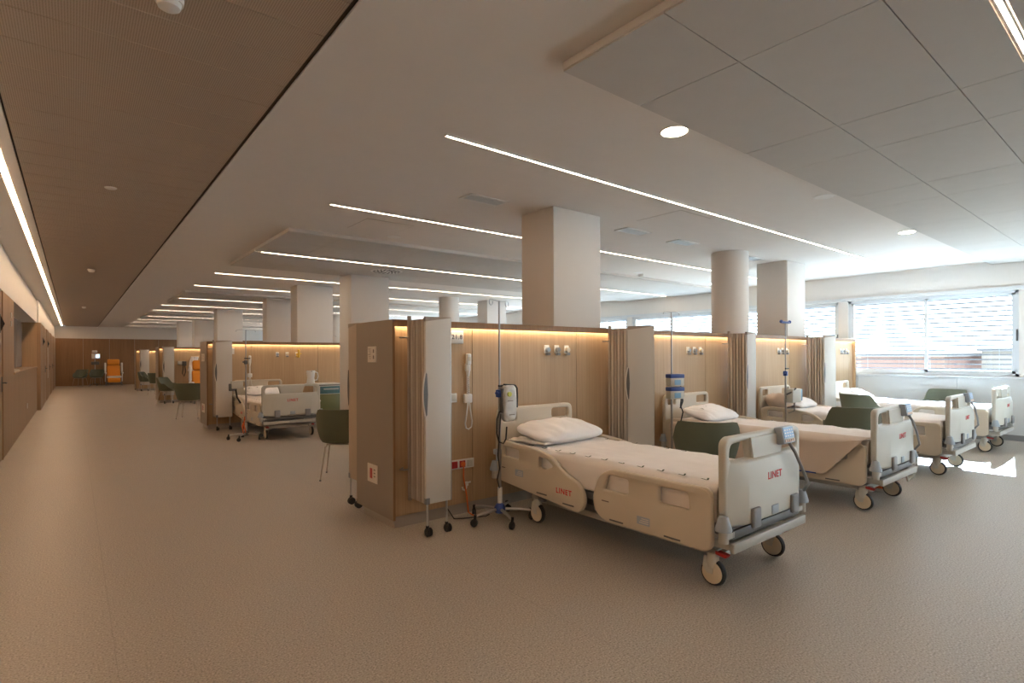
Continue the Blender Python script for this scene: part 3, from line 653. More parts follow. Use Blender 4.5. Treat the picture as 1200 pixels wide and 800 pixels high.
SL = ['white sheet with dark green print marks on the first bed', 'beige sheet drooping over the side rail of the second bed', 'white sheet on the bed beside the two green chairs', 'sunlit white sheet on the bed along the window wall']
bedsheet((bx[0], byf, 0), SL[0], 1.3, drop=(0.22, 0.22))
t = bedsheet((bx[1], byf+0.02, 0), 'white sheet with dark green print marks on the second bed', 4.1, drop=(0.20, 0.22))
bedsheet((bx[2], byf, 0), SL[2], 7.7, drop=(0.22, 0.22), marks=False)
bedsheet((bx[3], byf, 0), SL[3], 9.9, drop=(0.22, 0.22), marks=False)
bedsheet((3.12, 10.28, 0), 'white sheet on the bed beside the jug', 12.3, drop=(0.22, 0.22))
# drooping beige cover on the near side of the second bed
t = thing('bed_cover', (bx[1], byf+0.02, 0), 0, SL[1], 'blanket')
def cov(u, v):
    y = 0.14+2.12*v
    lo = 0.68-0.35*min(1, max(0, y-0.14)/0.34)+0.008*math.sin(y*9)
    zt = 0.693; top_w = 0.10
    if u < 0.2: x = -0.452+top_w*(0.2-u)/0.2; z = zt
    else:
        q = (u-0.2)/0.8; z = zt-(zt-lo)*q; x = -0.470-0.105*min(1, q/0.12)**0.7-0.004
    n1 = noise.noise(Vector((x*2, y*2.2, z*2+3))); n2 = noise.noise(Vector((y*6+z*3, z*3, 2)))
    x -= (0.010+0.010*n1+0.006*n2) if u >= 0.2 else 0
    return (x, y, z+0.004*n2)
s = MB().grid(cov, 30, 60).build('cloth', 'sheetb', t, ang=80); sol = s.modifiers.new('thickness', 'SOLIDIFY'); sol.thickness = 0.004; sol.offset = 1
MB().box((-0.592, 0.55, 0.318), (-0.584, 2.2, 0.33)).build('hem_band', 'blue', t, smooth=False)

def pillow(loc, rot, label, seed, size=(0.90, 0.48, 0.20), marks=False):
    t = thing('pillow', loc, 0, label, 'pillow', 'pillows at the bed heads'); t.rotation_euler = rot
    def fn(u, v):
        a = 2*PI*u; ph = PI*(v-0.5)
        ce = lambda q, e: math.copysign(abs(math.cos(q))**e, math.cos(q)); se = lambda q, e: math.copysign(abs(math.sin(q))**e, math.sin(q))
        x = ce(ph, 0.8)*ce(a, 0.45); y = ce(ph, 0.8)*se(a, 0.45); z = se(ph, 0.9)
        pin = 1-0.30*(abs(x)*abs(y))**2
        p = Vector((x*size[0]/2*(1-0.06*(1-abs(y))), y*size[1]/2*(1-0.05*(1-abs(x))), z*size[2]/2*pin*(1-0.35*max(abs(x), abs(y))**3)))
        n1 = noise.noise(p*7+Vector((seed, 0, 0))); n2 = noise.noise(Vector((p.x*22+p.y*8, p.y*6, seed)))
        k = 0.5+0.5*max(abs(x), abs(y))
        p.z += (0.018*n1+0.013*n2*k)*(1 if z > 0 else 0.2)
        return p
    o = MB().grid(fn, 72, 36, closed_u=True).build('cushion', 'pillow', t, ang=80)
    mb = MB()
    if marks:
        for k in range(4):
            a = Vector((-0.28+k*0.17, -0.05+0.05*(k % 2), size[2]/2*0.93)); 
            for d in (-1, 1):
                b_ = a+Vector((0.02*d, 0.045, 0)); pr = Vector((0.006, 0, 0)); mb.bm.faces.new([mb.bm.verts.new(v_) for v_ in (a-pr, b_-pr, b_+pr, a+pr)])
        mb.build('print_marks', 'mark', t, smooth=False)
    return t
pillow((bx[0]+0.02, 3.80, 0.775), (math.radians(10), 0, 0.04), 'plump white pillow on the bed nearest the corridor', 2.2)
t = thing('folded_cloth', (bx[0]-0.34, 3.80, 0.69), 0.2, 'folded white cloth beside the pillow on the first bed', 'cloth')
def fc(u, v): return ((u-0.5)*0.2, (v-0.5)*0.42, 0.012+0.012*noise.noise(Vector((u*4, v*4, 1))))
s = MB().grid(fc, 14, 18).build('fold', 'pillow', t, ang=80); sol = s.modifiers.new('thickness', 'SOLIDIFY'); sol.thickness = 0.02; sol.offset = -1
pillow((bx[1], 3.80, 0.76), (math.radians(14), 0, 0), 'white pillow with dark print marks on the second bed', 5.1, (0.82, 0.44, 0.18), True)
pillow((bx[2]+0.05, 3.80, 0.755), (math.radians(12), 0, 0), 'white pillow behind the pump on the third bed', 8.1, (0.66, 0.40, 0.16))
t = thing('folded_blanket', (bx[2]-0.30, 3.92, 0.69), 0, 'crumpled beige blanket at the head of the third bed', 'blanket')
def bl(u, v):
    a = 2*PI*u; r = math.sin(PI*min(1, max(0.001, v)))**0.6
    p = Vector((0.15*r*math.cos(a), 0.22*r*math.sin(a), 0.10*(1-math.cos(PI*v))))
    return p*(1+0.22*noise.noise(p*12))
MB().grid(bl, 36, 18, closed_u=True).build('heap', 'sheetb', t, ang=80)
pillow((bx[3], 3.82, 0.765), (math.radians(16), 0, 0), 'white pillow on the bed along the window wall', 11.4, (0.76, 0.44, 0.17), True)
pillow((3.12, 12.32, 0.78), (math.radians(20), 0, 0), 'white pillow on the bed beside the jug', 14.2, (0.72, 0.42, 0.15), True)

# ================================================================== FOLDING SCREENS
def folding_screen(loc, rz, label, front_rot=0.0, n=6, facemat='leaf', w=0.25):
    """local: x along the wall, -y away from the wall; origin at the floor beneath the wall bracket"""
    t = thing('folding_screen', loc, rz, label, 'screen', 'folding privacy screens on the partitions')
    z0, z1 = 0.27, 1.82
    post = MB().box((-0.012, -0.03, z0-0.02), (0.016, 0.0, z1+0.025), 0.004).build('wall_post', 'leafd', t)
    MB().tube([(-0.02, 0.071, 1.66), (-0.07, 0.02, 1.66), (-0.05, -0.02, 1.66), (0.0, -0.015, 1.66)], 0.008).tube([(-0.02, 0.071, 0.52), (-0.07, 0.02, 0.52), (-0.05, -0.02, 0.52), (0.0, -0.015, 0.52)], 0.008).build('wall_bracket', 'steel', post)
    step = 0.275/n
    for k in range(n-1):
        y = -0.03-step*(k+0.5)
        MB().box((0.0, y-step*0.40, z0), (w-0.01*(k % 2), y+step*0.34, z1-0.012), 0.006).build('screen_leaf', ('leafm', 'leafd')[k % 2], t)
    y = -0.03-step*(n-0.5)
    fr = thing('front_leaf', (0, 0, 0)); del_tag = fr
    fr.parent = t; fr.location = (0, y, 0); fr.rotation_euler = (0, 0, -front_rot)
    wf_ = w+0.015
    MB().box((0, -0.015, z0), (wf_, 0.015, z1), 0.006).build('front_panel', facemat, fr)
    MB().prism([(0.0, z1-0.035), (wf_, z1+0.001), (wf_, z1+0.006), (0.0, z1+0.006)], -0.0165, 0.0165, 'Y').build('top_wedge', 'leafd', fr, smooth=False)
    MB().box((wf_-0.004, -0.017, z0), (wf_+0.004, 0.017, z1), 0.002).build('edge_profile', 'alu', fr)
    MB().box((0.0, -0.02, z0-0.002), (0.035, 0.016, z0+0.05), 0.003).build('corner_block', 'grey', fr)
    pts = []
    for k in range(13):
        a = k/12; pts.append((-0.002-0.022*math.sin(PI*a), -0.012, 1.0+0.36*a))
    MB().tube(pts, 0.006).build('handle', 'wp', fr)
    MB().prism([(p[0]+0.006 if True else 0, p[2]) for p in pts]+[(0.012, 1.35), (0.020, 1.18), (0.012, 1.01)], -0.019, -0.012, 'Y').build('handle_recess', 'gun', fr, smooth=False)
    for xx in (0.02, wf_-0.04):
        lg = MB().cyl((xx, 0, 0.07), (xx, 0, z0), 0.009).build('screen_leg', 'alu', fr)
        MB().lathe([(0.001, -0.024), (0.03, -0.024), (0.036, -0.018), (0.036, -0.006), (0.02, -0.004), (0.02, 0.004), (0.036, 0.006), (0.036, 0.018), (0.03, 0.024), (0.001, 0.024)], (xx+0.012, 0, 0.036), 18, 'X').cyl((xx, 0, 0.05), (xx, 0, 0.09), 0.014).build('caster', 'black', lg)
    return t
SC = ['folding screen at the corridor end of the nearest partition, beside the bay plate', 'folding screen beside the pole with two blue pumps', 'folding screen between the pump pole and the blue-topped drip pole', 'folding screen between the third bed and the bed by the window']
for i, (xx, fr_, ww) in enumerate(((2.262, 0.0, 0.232), (4.87, math.radians(48), 0.27), (7.50, 0.0, 0.23), (10.15, math.radians(15), 0.27))):
    folding_screen((xx, P0-0.03, 0), 0, SC[i], fr_, w=ww)
# back side of nearest block: rotated by 180
folding_screen((2.47, 5.345, 0), -PI/2, 'beige folding screen on the rear side of the nearest partition end', 0, facemat='leafb', w=0.22)
folding_screen((2.235, BY[1]-0.03, 0), 0, 'folding screen at the corridor end of the second partition', 0, w=0.28)
folding_screen((2.235, BY[2]-0.03, 0), 0, 'folding screen at the corridor end of the third partition', 0, w=0.27)
folding_screen((2.27, BY[3]-0.03, 0), 0, 'white folding screen at the corridor end of the last partition', 0, w=0.30)
folding_screen((2.45, BY[3]+BT+0.03, 0), PI, 'beige folding screen on the rear side of the last partition end', 0, facemat='leafb', w=0.28)

# ================================================================== WALL FITTINGS (block fronts)
def gas_outlet(x, y, z, label, group, variant=0):
    t = thing('gas_outlet', (x, y, z), 0, label, 'gas outlet', group)
    MB().box((-0.035, -0.012, -0.045), (0.035, 0, 0.045), 0.006).build('back_plate', 'wp', t)
    MB().cyl((0, -0.012, -0.005), (0, -0.045, -0.005), 0.026, n=18).build('socket_ring', ('bluegrey', 'grey', 'cream', 'yellow')[variant], t)
    MB().box((-0.022, -0.05, -0.065), (0.022, -0.01, -0.035), 0.006).build('release_tab', 'grey' if variant < 3 else 'yellow', t)
ORD = ['bed nearest the corridor', 'second bed', 'third bed', 'bed by the window']
for j in range(4):
    for k in range(3): gas_outlet(3.955+0.148*k+2.64*j, (BY[0]+RC), 1.565, 'wall gas outlet with %s ring, above the %s' % (('blue grey', 'dark grey', 'cream')[k], ORD[j]), 'gas outlets above bed %d' % (j+1), k)
for k in range(3): gas_outlet(3.52+0.21*k, BY[1]+RC, 1.55, ['grey wall gas outlet above the bed beside the jug', 'cream wall gas outlet next to the yellow one', 'yellow fitting on the wall gas outlet of the second partition'][k], 'gas outlets on the second partition', (0, 2, 3)[k])
t = thing('yellow_flowmeter', (3.97, BY[1], 1.53), 0, 'yellow flow meter plugged into the wall of the second partition', 'flow meter')
MB().cyl((0, 0, -0.06), (0, 0, 0.09), 0.025, n=16).sph((0, 0, 0.10), 0.03).cyl((0, 0, 0.03), (0.06, 0, 0.03), 0.012).build('body', 'yellow', t)
# bay plate
t = thing('bay_number_plate', (2.81, (BY[0]+RC), 1.675), 0, 'white plate reading 21.8 on the oak panel', 'sign')
MB().box((-0.075, -0.012, -0.06), (0.075, 0, 0.06), 0.01).build('plate', 'wp', t); text('lettering', '21.8', 0.062, 'inkb', t, (0.0, -0.0135, 0.0), bold=0.0004)
t = thing('bay_number_plate', (2.55, BY[1]+RC, 1.62), 0, 'blank-looking white plate on the second partition behind drip pole', 'sign')
MB().box((-0.10, -0.012, -0.07), (0.10, 0, 0.07), 0.01).build('plate', 'wp', t)
# light switch
def wall_switch(x, y, z, label):
    t = thing('light_switch', (x, y, z), 0, label, 'switch')
    MB().box((-0.043, -0.012, -0.043), (0.043, 0, 0.043), 0.005).build('frame', 'wp', t); MB().box((-0.028, -0.019, -0.028), (0.028, -0.011, 0.028), 0.004).build('rocker', 'bedg', t)
wall_switch(2.765, (BY[0]+RC), 1.105, 'white square light switch on the oak panel beside the handset')
# call handset
def handset(x, y, label, s=1.0):
    t = thing('nurse_call_handset', (x, y, 0), 0, label, 'handset', 'nurse call handsets')
    MB().box((-0.028, -0.035, 1.35), (0.028, -0.004, 1.43), 0.012).cyl((0, -0.022, 1.30), (0, -0.022, 1.36), 0.014, 0.022).box((-0.026, -0.05, 1.41), (0.026, -0.012, 1.52), 0.014, 3).build('handset_body', 'wp', t)
    MB().box((-0.015, -0.0525, 1.45), (0.015, -0.049, 1.49), 0.003).build('button', 'cream', t)
    pts = []; N = 90
    for k in range(N+1):
        a = k/N; pts.append((0.012*math.cos(a*26*PI/1.4), -0.022+0.012*math.sin(a*26*PI/1.4), 1.30-0.17*a))
    MB().tube(pts, 0.005, 6).build('coiled_cord', 'wp', t)
    MB().box((-0.045, -0.035, 1.05), (0.045, 0, 1.135), 0.01).build('wall_socket', 'wp', t)
    lp = [(-0.01, -0.036, 1.06), (-0.028, -0.04, 0.95), (-0.042, -0.035, 0.86), (-0.03, -0.03, 0.815), (0.0, -0.028, 0.80), (0.032, -0.03, 0.82), (0.038, -0.033, 0.87), (0.02, -0.038, 0.96), (0.005, -0.036, 1.06)]
    MB().tube(lp, 0.007, 8).build('cord_loop', 'wp', t)
handset(2.925, (BY[0]+RC), 'white nurse call handset with coiled cord on the nearest oak partition'); handset(2.95, BY[1]+RC, 'white nurse call handset on the second oak partition')
handset(5.62, (BY[0]+RC), 'white nurse call handset on the oak wall beside the two blue pumps')
# sockets
t = thing('power_socket', (2.865, (BY[0]+RC), 0.475), 0, 'white triple wall socket with two red inserts', 'socket')
MB().box((-0.135, -0.012, -0.045), (0.135, 0, 0.045), 0.006).build('frame', 'wp', t)
MB().box((-0.12, -0.016, -0.032), (-0.055, -0.008, 0.032), 0.003).build('red_insert', 'red', t); MB().box((-0.033, -0.016, -0.032), (0.032, -0.008, 0.032), 0.003).build('red_insert', 'red', t)
MB().cyl((0, -0.03, 0), (0, -0.014, 0), 0.024, n=16).build('plug', 'orange_p', t)
MB().box((0.055, -0.016, -0.032), (0.12, -0.008, 0.032), 0.003).cyl((0.088, -0.018, 0), (0.088, -0.01, 0), 0.022, n=16).build('insert', 'bedg', t)
t = thing('power_socket', (3.05, BY[1]+RC, 0.5), 0, 'small white wall socket under the second partition handset', 'socket')
MB().box((-0.1, -0.012, -0.04), (0.1, 0, 0.04), 0.006).build('frame', 'wp', t)
# hook with orange cord and cables below socket
t = thing('cable_tidy', (2.90, (BY[0]+RC), 0.26), 0, 'white plastic cable hook low on the oak wall', 'hook')
MB().tube([(0.05, -0.02, 0.035), (0.0, -0.02, 0.03), (0.0, -0.025, -0.005), (-0.02, -0.03, -0.035), (-0.045, -0.03, -0.02), (-0.05, -0.03, 0.0)], 0.009).box((-0.01, -0.02, 0.0), (0.03, 0, 0.04), 0.004).build('hook', 'wp', t)
t = thing('power_cable', (0, 0, 0), 0, 'orange power cable hanging from the socket to the floor', 'cable')
MB().tube([(2.865, (BY[0]+RC)-0.035, 0.47), (2.85, (BY[0]+RC)-0.05, 0.36), (2.88, (BY[0]+RC)-0.06, 0.18), (2.885, (BY[0]+RC)-0.08, 0.03), (2.90, (BY[0]+RC)-0.12, 0.012), (2.91, (BY[0]+RC)-0.18, 0.012)], 0.007).build('cord', 'orange_p', t)
t = thing('power_cable', (0, 0, 0), 0, 'black power cable hanging behind the screen along the floor', 'cable')
MB().tube([(2.66, (BY[0]+RC)-0.015, 1.06), (2.665, (BY[0]+RC)-0.02, 0.6), (2.67, (BY[0]+RC)-0.05, 0.1), (2.70, (BY[0]+RC)-0.12, 0.012), (2.78, (BY[0]+RC)-0.16, 0.010), (2.88, (BY[0]+RC)-0.19, 0.010), (2.97, (BY[0]+RC)-0.24, 0.012), (3.0, (BY[0]+RC)-0.26, 0.03)], 0.005).build('cord', 'black', t)
# notices on the end panels
def notice(y, z, h, wd, label, kind, x=2.126):
    t = thing('wall_notice', (x, y, z), 0, label, 'notice')
    MB().box((-0.010, -wd/2, -h/2), (0, wd/2, h/2), 0.002).build('plate', 'paper' if kind < 2 else 'wp', t, smooth=False)
    if kind == 0:
        for k in range(6): MB().box((-0.0108, 0.02-0.0, h*0.32-k*h*0.12), (-0.010, wd*0.42-0.012*(k % 3), h*0.35-k*h*0.12)).build('print_line', 'ink', t, smooth=False)
        for k in range(2):
            MB().lathe([(0.001, -0.0108), (0.011, -0.0108), (0.011, -0.010), (0.001, -0.010)], (0, -wd*0.22, h*0.25-k*0.055), 12, 'X').build('pictogram', 'ink', t)
            MB().box((-0.0108, -wd*0.22-0.012, h*0.10-k*0.055), (-0.010, -wd*0.22+0.012, h*0.18-k*0.055)).build('pictogram', 'ink', t, smooth=False)
    else:
        MB().box((-0.0115, -0.005, -h*0.28), (-0.010, wd*0.22, h*0.28)).build('red_panel', 'red', t, smooth=False)
        for k in range(3): MB().box((-0.0108, -wd*0.33, h*0.20-k*h*0.18), (-0.010, -wd*0.18, h*0.26-k*h*0.18)).build('print_line', 'ink', t, smooth=False)
    return t
notice(4.665, 1.515, 0.145, 0.175, 'beige notice with small pictograms high on the nearest partition end', 0)
notice(4.665, 0.43, 0.165, 0.20, 'pale plate with dark red slot low on the nearest partition end', 1)
notice(BY[1]+0.38, 1.48, 0.16, 0.30, 'notice high on the second partition end', 0); notice(BY[1]+0.38, 0.42, 0.18, 0.28, 'socket plate low on the second partition end', 1)

# ================================================================== IV POLES
def iv_pole(loc, label, rz=0, hook='wire', h=2.0, clampz=1.16, hubmat='blue'):
    t = thing('drip_stand', loc, rz, label, 'drip stand', 'drip stands by the beds')
    MB().cyl((0, 0, 0.12), (0, 0, 1.22), 0.0135, n=14).build('pole', 'steel', t); MB().cyl((0, 0, 1.2), (0, 0, h), 0.009, n=12).build('inner_rod', 'steel', t)
    MB().cyl((0, 0, 0.16), (0, 0, 0.30), 0.022, n=16).build('sleeve', 'wp', t)
    MB().lathe([(0.001, 0.07), (0.04, 0.07), (0.052, 0.09), (0.052, 0.12), (0.035, 0.15), (0.001, 0.16)], n=20).build('hub', hubmat, t)
    c = MB().box((-0.028, -0.026, clampz-0.04), (0.028, 0.026, clampz+0.03), 0.008).cyl((-0.03, 0, clampz), (-0.055, 0, clampz), 0.014).build('height_clamp', hubmat, t)
    MB().cyl((-0.03, -0.012, clampz+0.065), (0.07, -0.012, clampz+0.065), 0.009).build('clamp_lever', 'black', c)
    for k in range(5):
        a = 2*PI*k/5+0.3; dx, dy = math.cos(a), math.sin(a)
        lg = MB().tube([(0.04*dx, 0.04*dy, 0.105), (0.18*dx, 0.18*dy, 0.10), (0.285*dx, 0.285*dy, 0.088)], [0.014, 0.013, 0.011]).build('base_leg', 'alu', t)
        cc = MB().lathe([(0.001, -0.018), (0.026, -0.018), (0.033, -0.013), (0.033, -0.004), (0.02, -0.002), (0.02, 0.002), (0.033, 0.004), (0.033, 0.013), (0.026, 0.018), (0.001, 0.018)], (0, 0, 0), 18, 'X').cyl((0, 0.005, 0.02), (0, 0.012, 0.07), 0.013).build('caster', 'black', lg, (0.29*dx, 0.29*dy, 0.034), (0, 0, a+0.7))
    if hook == 'wire':
        mb = MB()
        for sx in (-1, 1):
            pts = [(0, 0, h-0.01)]
            for k in range(5): pts.append((sx*(0.02+0.025*k), 0, h-0.005+0.002*k))
            for k in range(9):
                a = PI*0.5-2*PI*0.8*k/8; pts.append((sx*(0.135+0.028*math.cos(a)), 0, h-0.022+0.028*math.sin(a)))
            mb.tube(pts, 0.004, 6)
        mb.build('hook', 'steel', t)
    elif hook == 'bar':
        MB().box((-0.12, -0.018, h-0.02), (0.12, 0.018, h+0.012), 0.01).sph((-0.13, 0, h+0.006), 0.025).sph((0.13, 0, h+0.006), 0.025).build('hook', hubmat, t)
    else:
        mb = MB()
        for sx in (-1, 1): mb.tube([(0, 0, h), (sx*0.07, 0, h+0.004), (sx*0.15, 0, h-0.004), (sx*0.17, 0, h-0.03), (sx*0.155, 0, h-0.03)], 0.004, 6)
        mb.build('hook', 'steel', t)
    return t
iv_pole((3.02, 3.93, 0), 'steel drip stand with blue hub beside the first bed and bagged pump', rz=0.35, clampz=1.16)
iv_pole((5.66, 3.93, 0), 'drip stand carrying the two blue pumps', hook='thin', h=2.02)
iv_pole((8.06, 3.66, 0), 'drip stand with blue cross bar at the third bed', hook='bar', h=1.97, clampz=1.23)
iv_pole((2.43, 10.70, 0), 'thin drip stand beside the bed before the second partition', hook='thin', h=1.98, clampz=1.40, hubmat='gun')
iv_pole((5.35, 14.4, 0), 'drip stand whose hooks show above the second partition', hook='thin', h=2.05, clampz=1.3, hubmat='gun')
# bagged pump on the first stand
t = thing('infusion_pump', (3.10, 3.90, 0.90), 0, 'pump in a clear bag with lime sticker on the first drip stand', 'pump')
def bagf(u, v):
    a = 2*PI*u; ph = PI*(v-0.5); c = abs(math.cos(ph))**0.35*1.0
    x = 0.075*c*math.copysign(abs(math.cos(a))**0.4, math.cos(a)); y = 0.045*c*math.copysign(abs(math.sin(a))**0.5, math.sin(a)); z = 0.165+0.165*math.copysign(abs(math.sin(ph))**0.6, math.sin(ph))
    p = Vector((x, y, z)); return p+Vector((1, 1, 0.3))*0.010*noise.noise(p*24)
MB().grid(bagf, 40, 30, closed_u=True).build('bagged_case', 'bag', t, ang=60)
MB().lathe([(0.001, -0.062), (0.022, -0.062), (0.022, -0.05), (0.001, -0.05)], (-0.03, 0, 0.25), 16, 'Y').build('round_sticker', 'limey', t)
MB().box((-0.05, -0.058, 0.185), (0.01, -0.052, 0.192)).box((-0.03, -0.058, 0.06), (0.03, -0.052, 0.066)).build('print_line', 'ink', t, smooth=False)
MB().box((-0.085, -0.02, 0.08), (-0.055, 0.05, 0.30), 0.006).build('pole_clamp', 'gun', t)
pts = [(-0.06, -0.01, 0.335)]
for k in range(9): pts.append((-0.06+0.13*k/8, -0.012, 0.338-0.012*k/8))
pts += [(0.092, -0.012, 0.30), (0.097, -0.012, 0.22), (0.092, -0.012, 0.12)]
MB().tube(pts, 0.008).build('corrugated_hose', 'black', t)
t = thing('pump_cable', (3.02, 3.93, 0), 0, 'black cable looped on the first drip stand', 'cable')
MB().tube([(0.0, -0.03, 1.0), (-0.03, -0.035, 0.99), (-0.055, -0.035, 0.93), (-0.055, -0.03, 0.80), (-0.03, -0.03, 0.72), (0.02, -0.03, 0.70), (0.05, -0.03, 0.74), (0.06, -0.03, 0.85)], 0.007).tube([(0.0, -0.02, 0.97), (-0.02, -0.025, 0.80), (-0.04, -0.025, 0.6), (-0.02, -0.025, 0.48), (-0.045, -0.02, 0.38), (-0.02, -0.02, 0.3)], 0.005).build('cord', 'black', t)
t = thing('bracket_block', (3.07, 4.03, 0.60), 0, 'small blue grey clamp block on the bed head edge', 'clamp')
MB().box((-0.03, -0.03, -0.02), (0.03, 0.03, 0.03), 0.008).cyl((0, 0, -0.08), (0, 0, -0.02), 0.014).build('block', 'bluegrey', t)
# two blue pumps
for k, z in enumerate((1.20, 1.045)):
    t = thing('infusion_pump', (5.64, 3.87, z), -0.3, ['upper', 'lower'][k]+' of two white infusion pumps with dark blue tops', 'pump', 'pumps on the second drip stand')
    MB().box((-0.10, -0.05, -0.075), (0.10, 0.05, 0.045), 0.012).build('case', 'bedg', t); MB().box((-0.105, -0.055, 0.02), (0.105, 0.05, 0.07), 0.012).build('blue_top', 'blue', t); MB().box((-0.045, -0.054, -0.06), (0.045, -0.049, 0.0)).build('display', 'lblue', t, smooth=False)
    MB().box((0.10, -0.02, -0.05), (0.125, 0.03, 0.03), 0.005).build('clip', 'gun', t)
t = thing('pump_cable', (5.72, 3.90, 0), 0, 'black tubing hanging beside the two blue pumps', 'cable')
MB().tube([(0.0, 0, 1.22), (0.05, -0.02, 1.15), (0.07, -0.02, 1.0), (0.05, -0.02, 0.88), (0.10, -0.02, 0.80), (0.06, -0.02, 0.70), (0.0, -0.02, 0.62)], 0.008).tube([(0.02, 0, 1.1), (0.10, -0.01, 1.05), (0.11, -0.01, 0.93), (0.06, -0.01, 0.85)], 0.010).build('cord', 'black', t)
# pump third bay
t = thing('infusion_pump', (8.21, 3.62, 0.90), -0.1, 'grey pump with blue side on the blue-topped drip stand', 'pump')
MB().box((-0.13, -0.07, -0.10), (0.10, 0.07, 0.10), 0.015).build('case', 'bedg', t); MB().box((0.10, -0.06, -0.08), (0.15, 0.06, 0.09), 0.012).build('blue_side', 'lblue', t)
MB().tube([(-0.17, 0, 0.02), (-0.12, -0.05, 0.06), (-0.06, -0.075, 0.11)], 0.012).build('bracket', 'gun', t); MB().tube([(-0.02, -0.03, -0.10), (-0.02, -0.03, -0.22), (-0.12, 0, -0.25)], 0.007).build('hose', 'gun', t)
# pump cluster left bed
t = thing('infusion_pump', (2.34, 10.64, 0.97), 0, 'dark pump on the drip stand before the second partition', 'pump')
MB().box((-0.17, -0.06, -0.04), (0.02, 0.06, 0.09), 0.01).build('case', 'bedg', t); MB().box((-0.20, -0.05, -0.08), (-0.08, 0.05, 0.05), 0.01).build('motor', 'gun', t); MB().tube([(-0.10, -0.04, -0.06), (-0.08, -0.05, -0.2), (-0.02, -0.04, -0.3)], 0.014).build('hose', 'black', t)
t = thing('breathing_hose', (2.42, 10.62, 0), 0, 'orange tube coiled at the drip stand foot', 'tube')
MB().tube([(-0.03, 0, 0.42), (-0.05, -0.02, 0.28), (-0.02, -0.03, 0.14), (-0.06, -0.02, 0.13), (-0.07, 0, 0.25), (-0.02, 0.02, 0.38)], 0.010).build('tube_loop', 'orange_p', t)

# ================================================================== CHAIRS
def make_chair():
    t = thing('tub_chair', (0, 0, 0), 0, 'chair', 'chair')
    def ztop(a):       # a = 0 at the front (+y), pi at the back
        c = -math.cos(a); 
        s = max(0, (c+0.55)/1.55)
        q = max(0, min(1, (c-0.15)/0.5)); return 0.47+0.20*min(1, max(0, (c+0.75)/0.6))+0.19*q*q*(3-2*q)
    def surf(u, v, off):
        a = 2*PI*u; sx, sy = math.sin(a), math.cos(a)
        back = max(0, -sy)
        if v < 0.5:
            q = v/0.5; r = 0.235*q; z = 0.435+0.012*q**3-0.012*(1-q)*0
            p = Vector((sx*r*1.06, sy*r*1.02, z))
        else:
            q = (v-0.5)/0.5; r = 0.235+0.062*q**0.6+0.035*q*back; zt = ztop(a)
            p = Vector((sx*r*1.06, sy*r*1.02, 0.447+(zt-0.447)*q))
        if off: 
            if v < 0.5: p.z += 0.022
            else: p.x *= 0.93; p.y *= 0.93; p.z += 0.022*(1-(v-0.5)/0.5)
        return p
    mb = MB(); nu, nv = 40, 16
    O = [[mb.bm.verts.new(surf(i/nu, j/nv, 0)) for j in range(1, nv+1)] for i in range(nu)]
    I = [[mb.bm.verts.new(surf(i/nu, j/nv, 1)) for j in range(1, nv+1)] for i in range(nu)]
    for i in range(nu):
        k = (i+1) % nu
        for j in range(nv-1):
            mb.bm.faces.new((O[i][j], O[k][j], O[k][j+1], O[i][j+1])); mb.bm.faces.new((I[i][j], I[i][j+1], I[k][j+1], I[k][j]))
        mb.bm.faces.new((O[i][-1], O[k][-1], I[k][-1], I[i][-1]))
    mb.bm.faces.new([O[i][0] for i in range(nu)]); mb.bm.faces.new([I[i][0] for i in range(nu)])
    mb.build('seat_shell', 'green', t, ang=50)
    fr = MB().tube([(-0.17, -0.15, 0.425), (0.17, -0.15, 0.425), (0.17, 0.15, 0.425), (-0.17, 0.15, 0.425)], 0.009, 8, True).build('seat_frame', 'leg', t)
    for sx in (-1, 1):
        for sy in (-1, 1):
            lg = MB().tube([(sx*0.15, sy*0.13, 0.43), (sx*0.185, sy*0.17, 0.40), (sx*0.235, sy*0.24, 0.012)], [0.010, 0.010, 0.007]).build('leg', 'leg', t)
            MB().cyl((sx*0.235, sy*0.24, 0.0), (sx*0.235, sy*0.24, 0.02), 0.011, n=10).build('foot_glide', 'grey', lg)
    return t
ch = make_chair(); used = [False]; CG = 'olive tub chairs'
CHS = [((4.92, 3.02), -0.95, 'olive tub chair between the first bed and the second bed'),
       ((7.55, 2.62), -0.95, 'olive tub chair beside the second bed, back towards that bed'),
       ((9.97, 3.30), -1.9, 'olive tub chair between the third bed and the window bed'),
       ((12.12, 2.72), PI*0.5, 'olive tub chair between the window bed and the window wall'),
       ((2.62, 6.62), -0.5, 'olive tub chair behind the nearest partition end, beside the beige screen'),
       ((2.32, 20.05), -2.2, 'olive tub chair before the white screen of the third partition'),
       ((2.22, 15.35), -0.4, 'olive tub chair behind the second partition end'),
       ((2.45, 28.15), -2.0, 'olive tub chair before the screen of the last partition'),
       ((2.62, 26.0), -0.6, 'olive tub chair ahead of the last partition end'),
       ((0.26, 35.5), 2.6, 'olive tub chair against the far wall, corridor side of the monitor stand'),
       ((0.92, 35.45), 2.9, 'olive tub chair against the far wall beside the orange recliner')]
for (xy, rz, lab) in CHS: place(ch, used, (*xy, 0), rz, lab, CG)

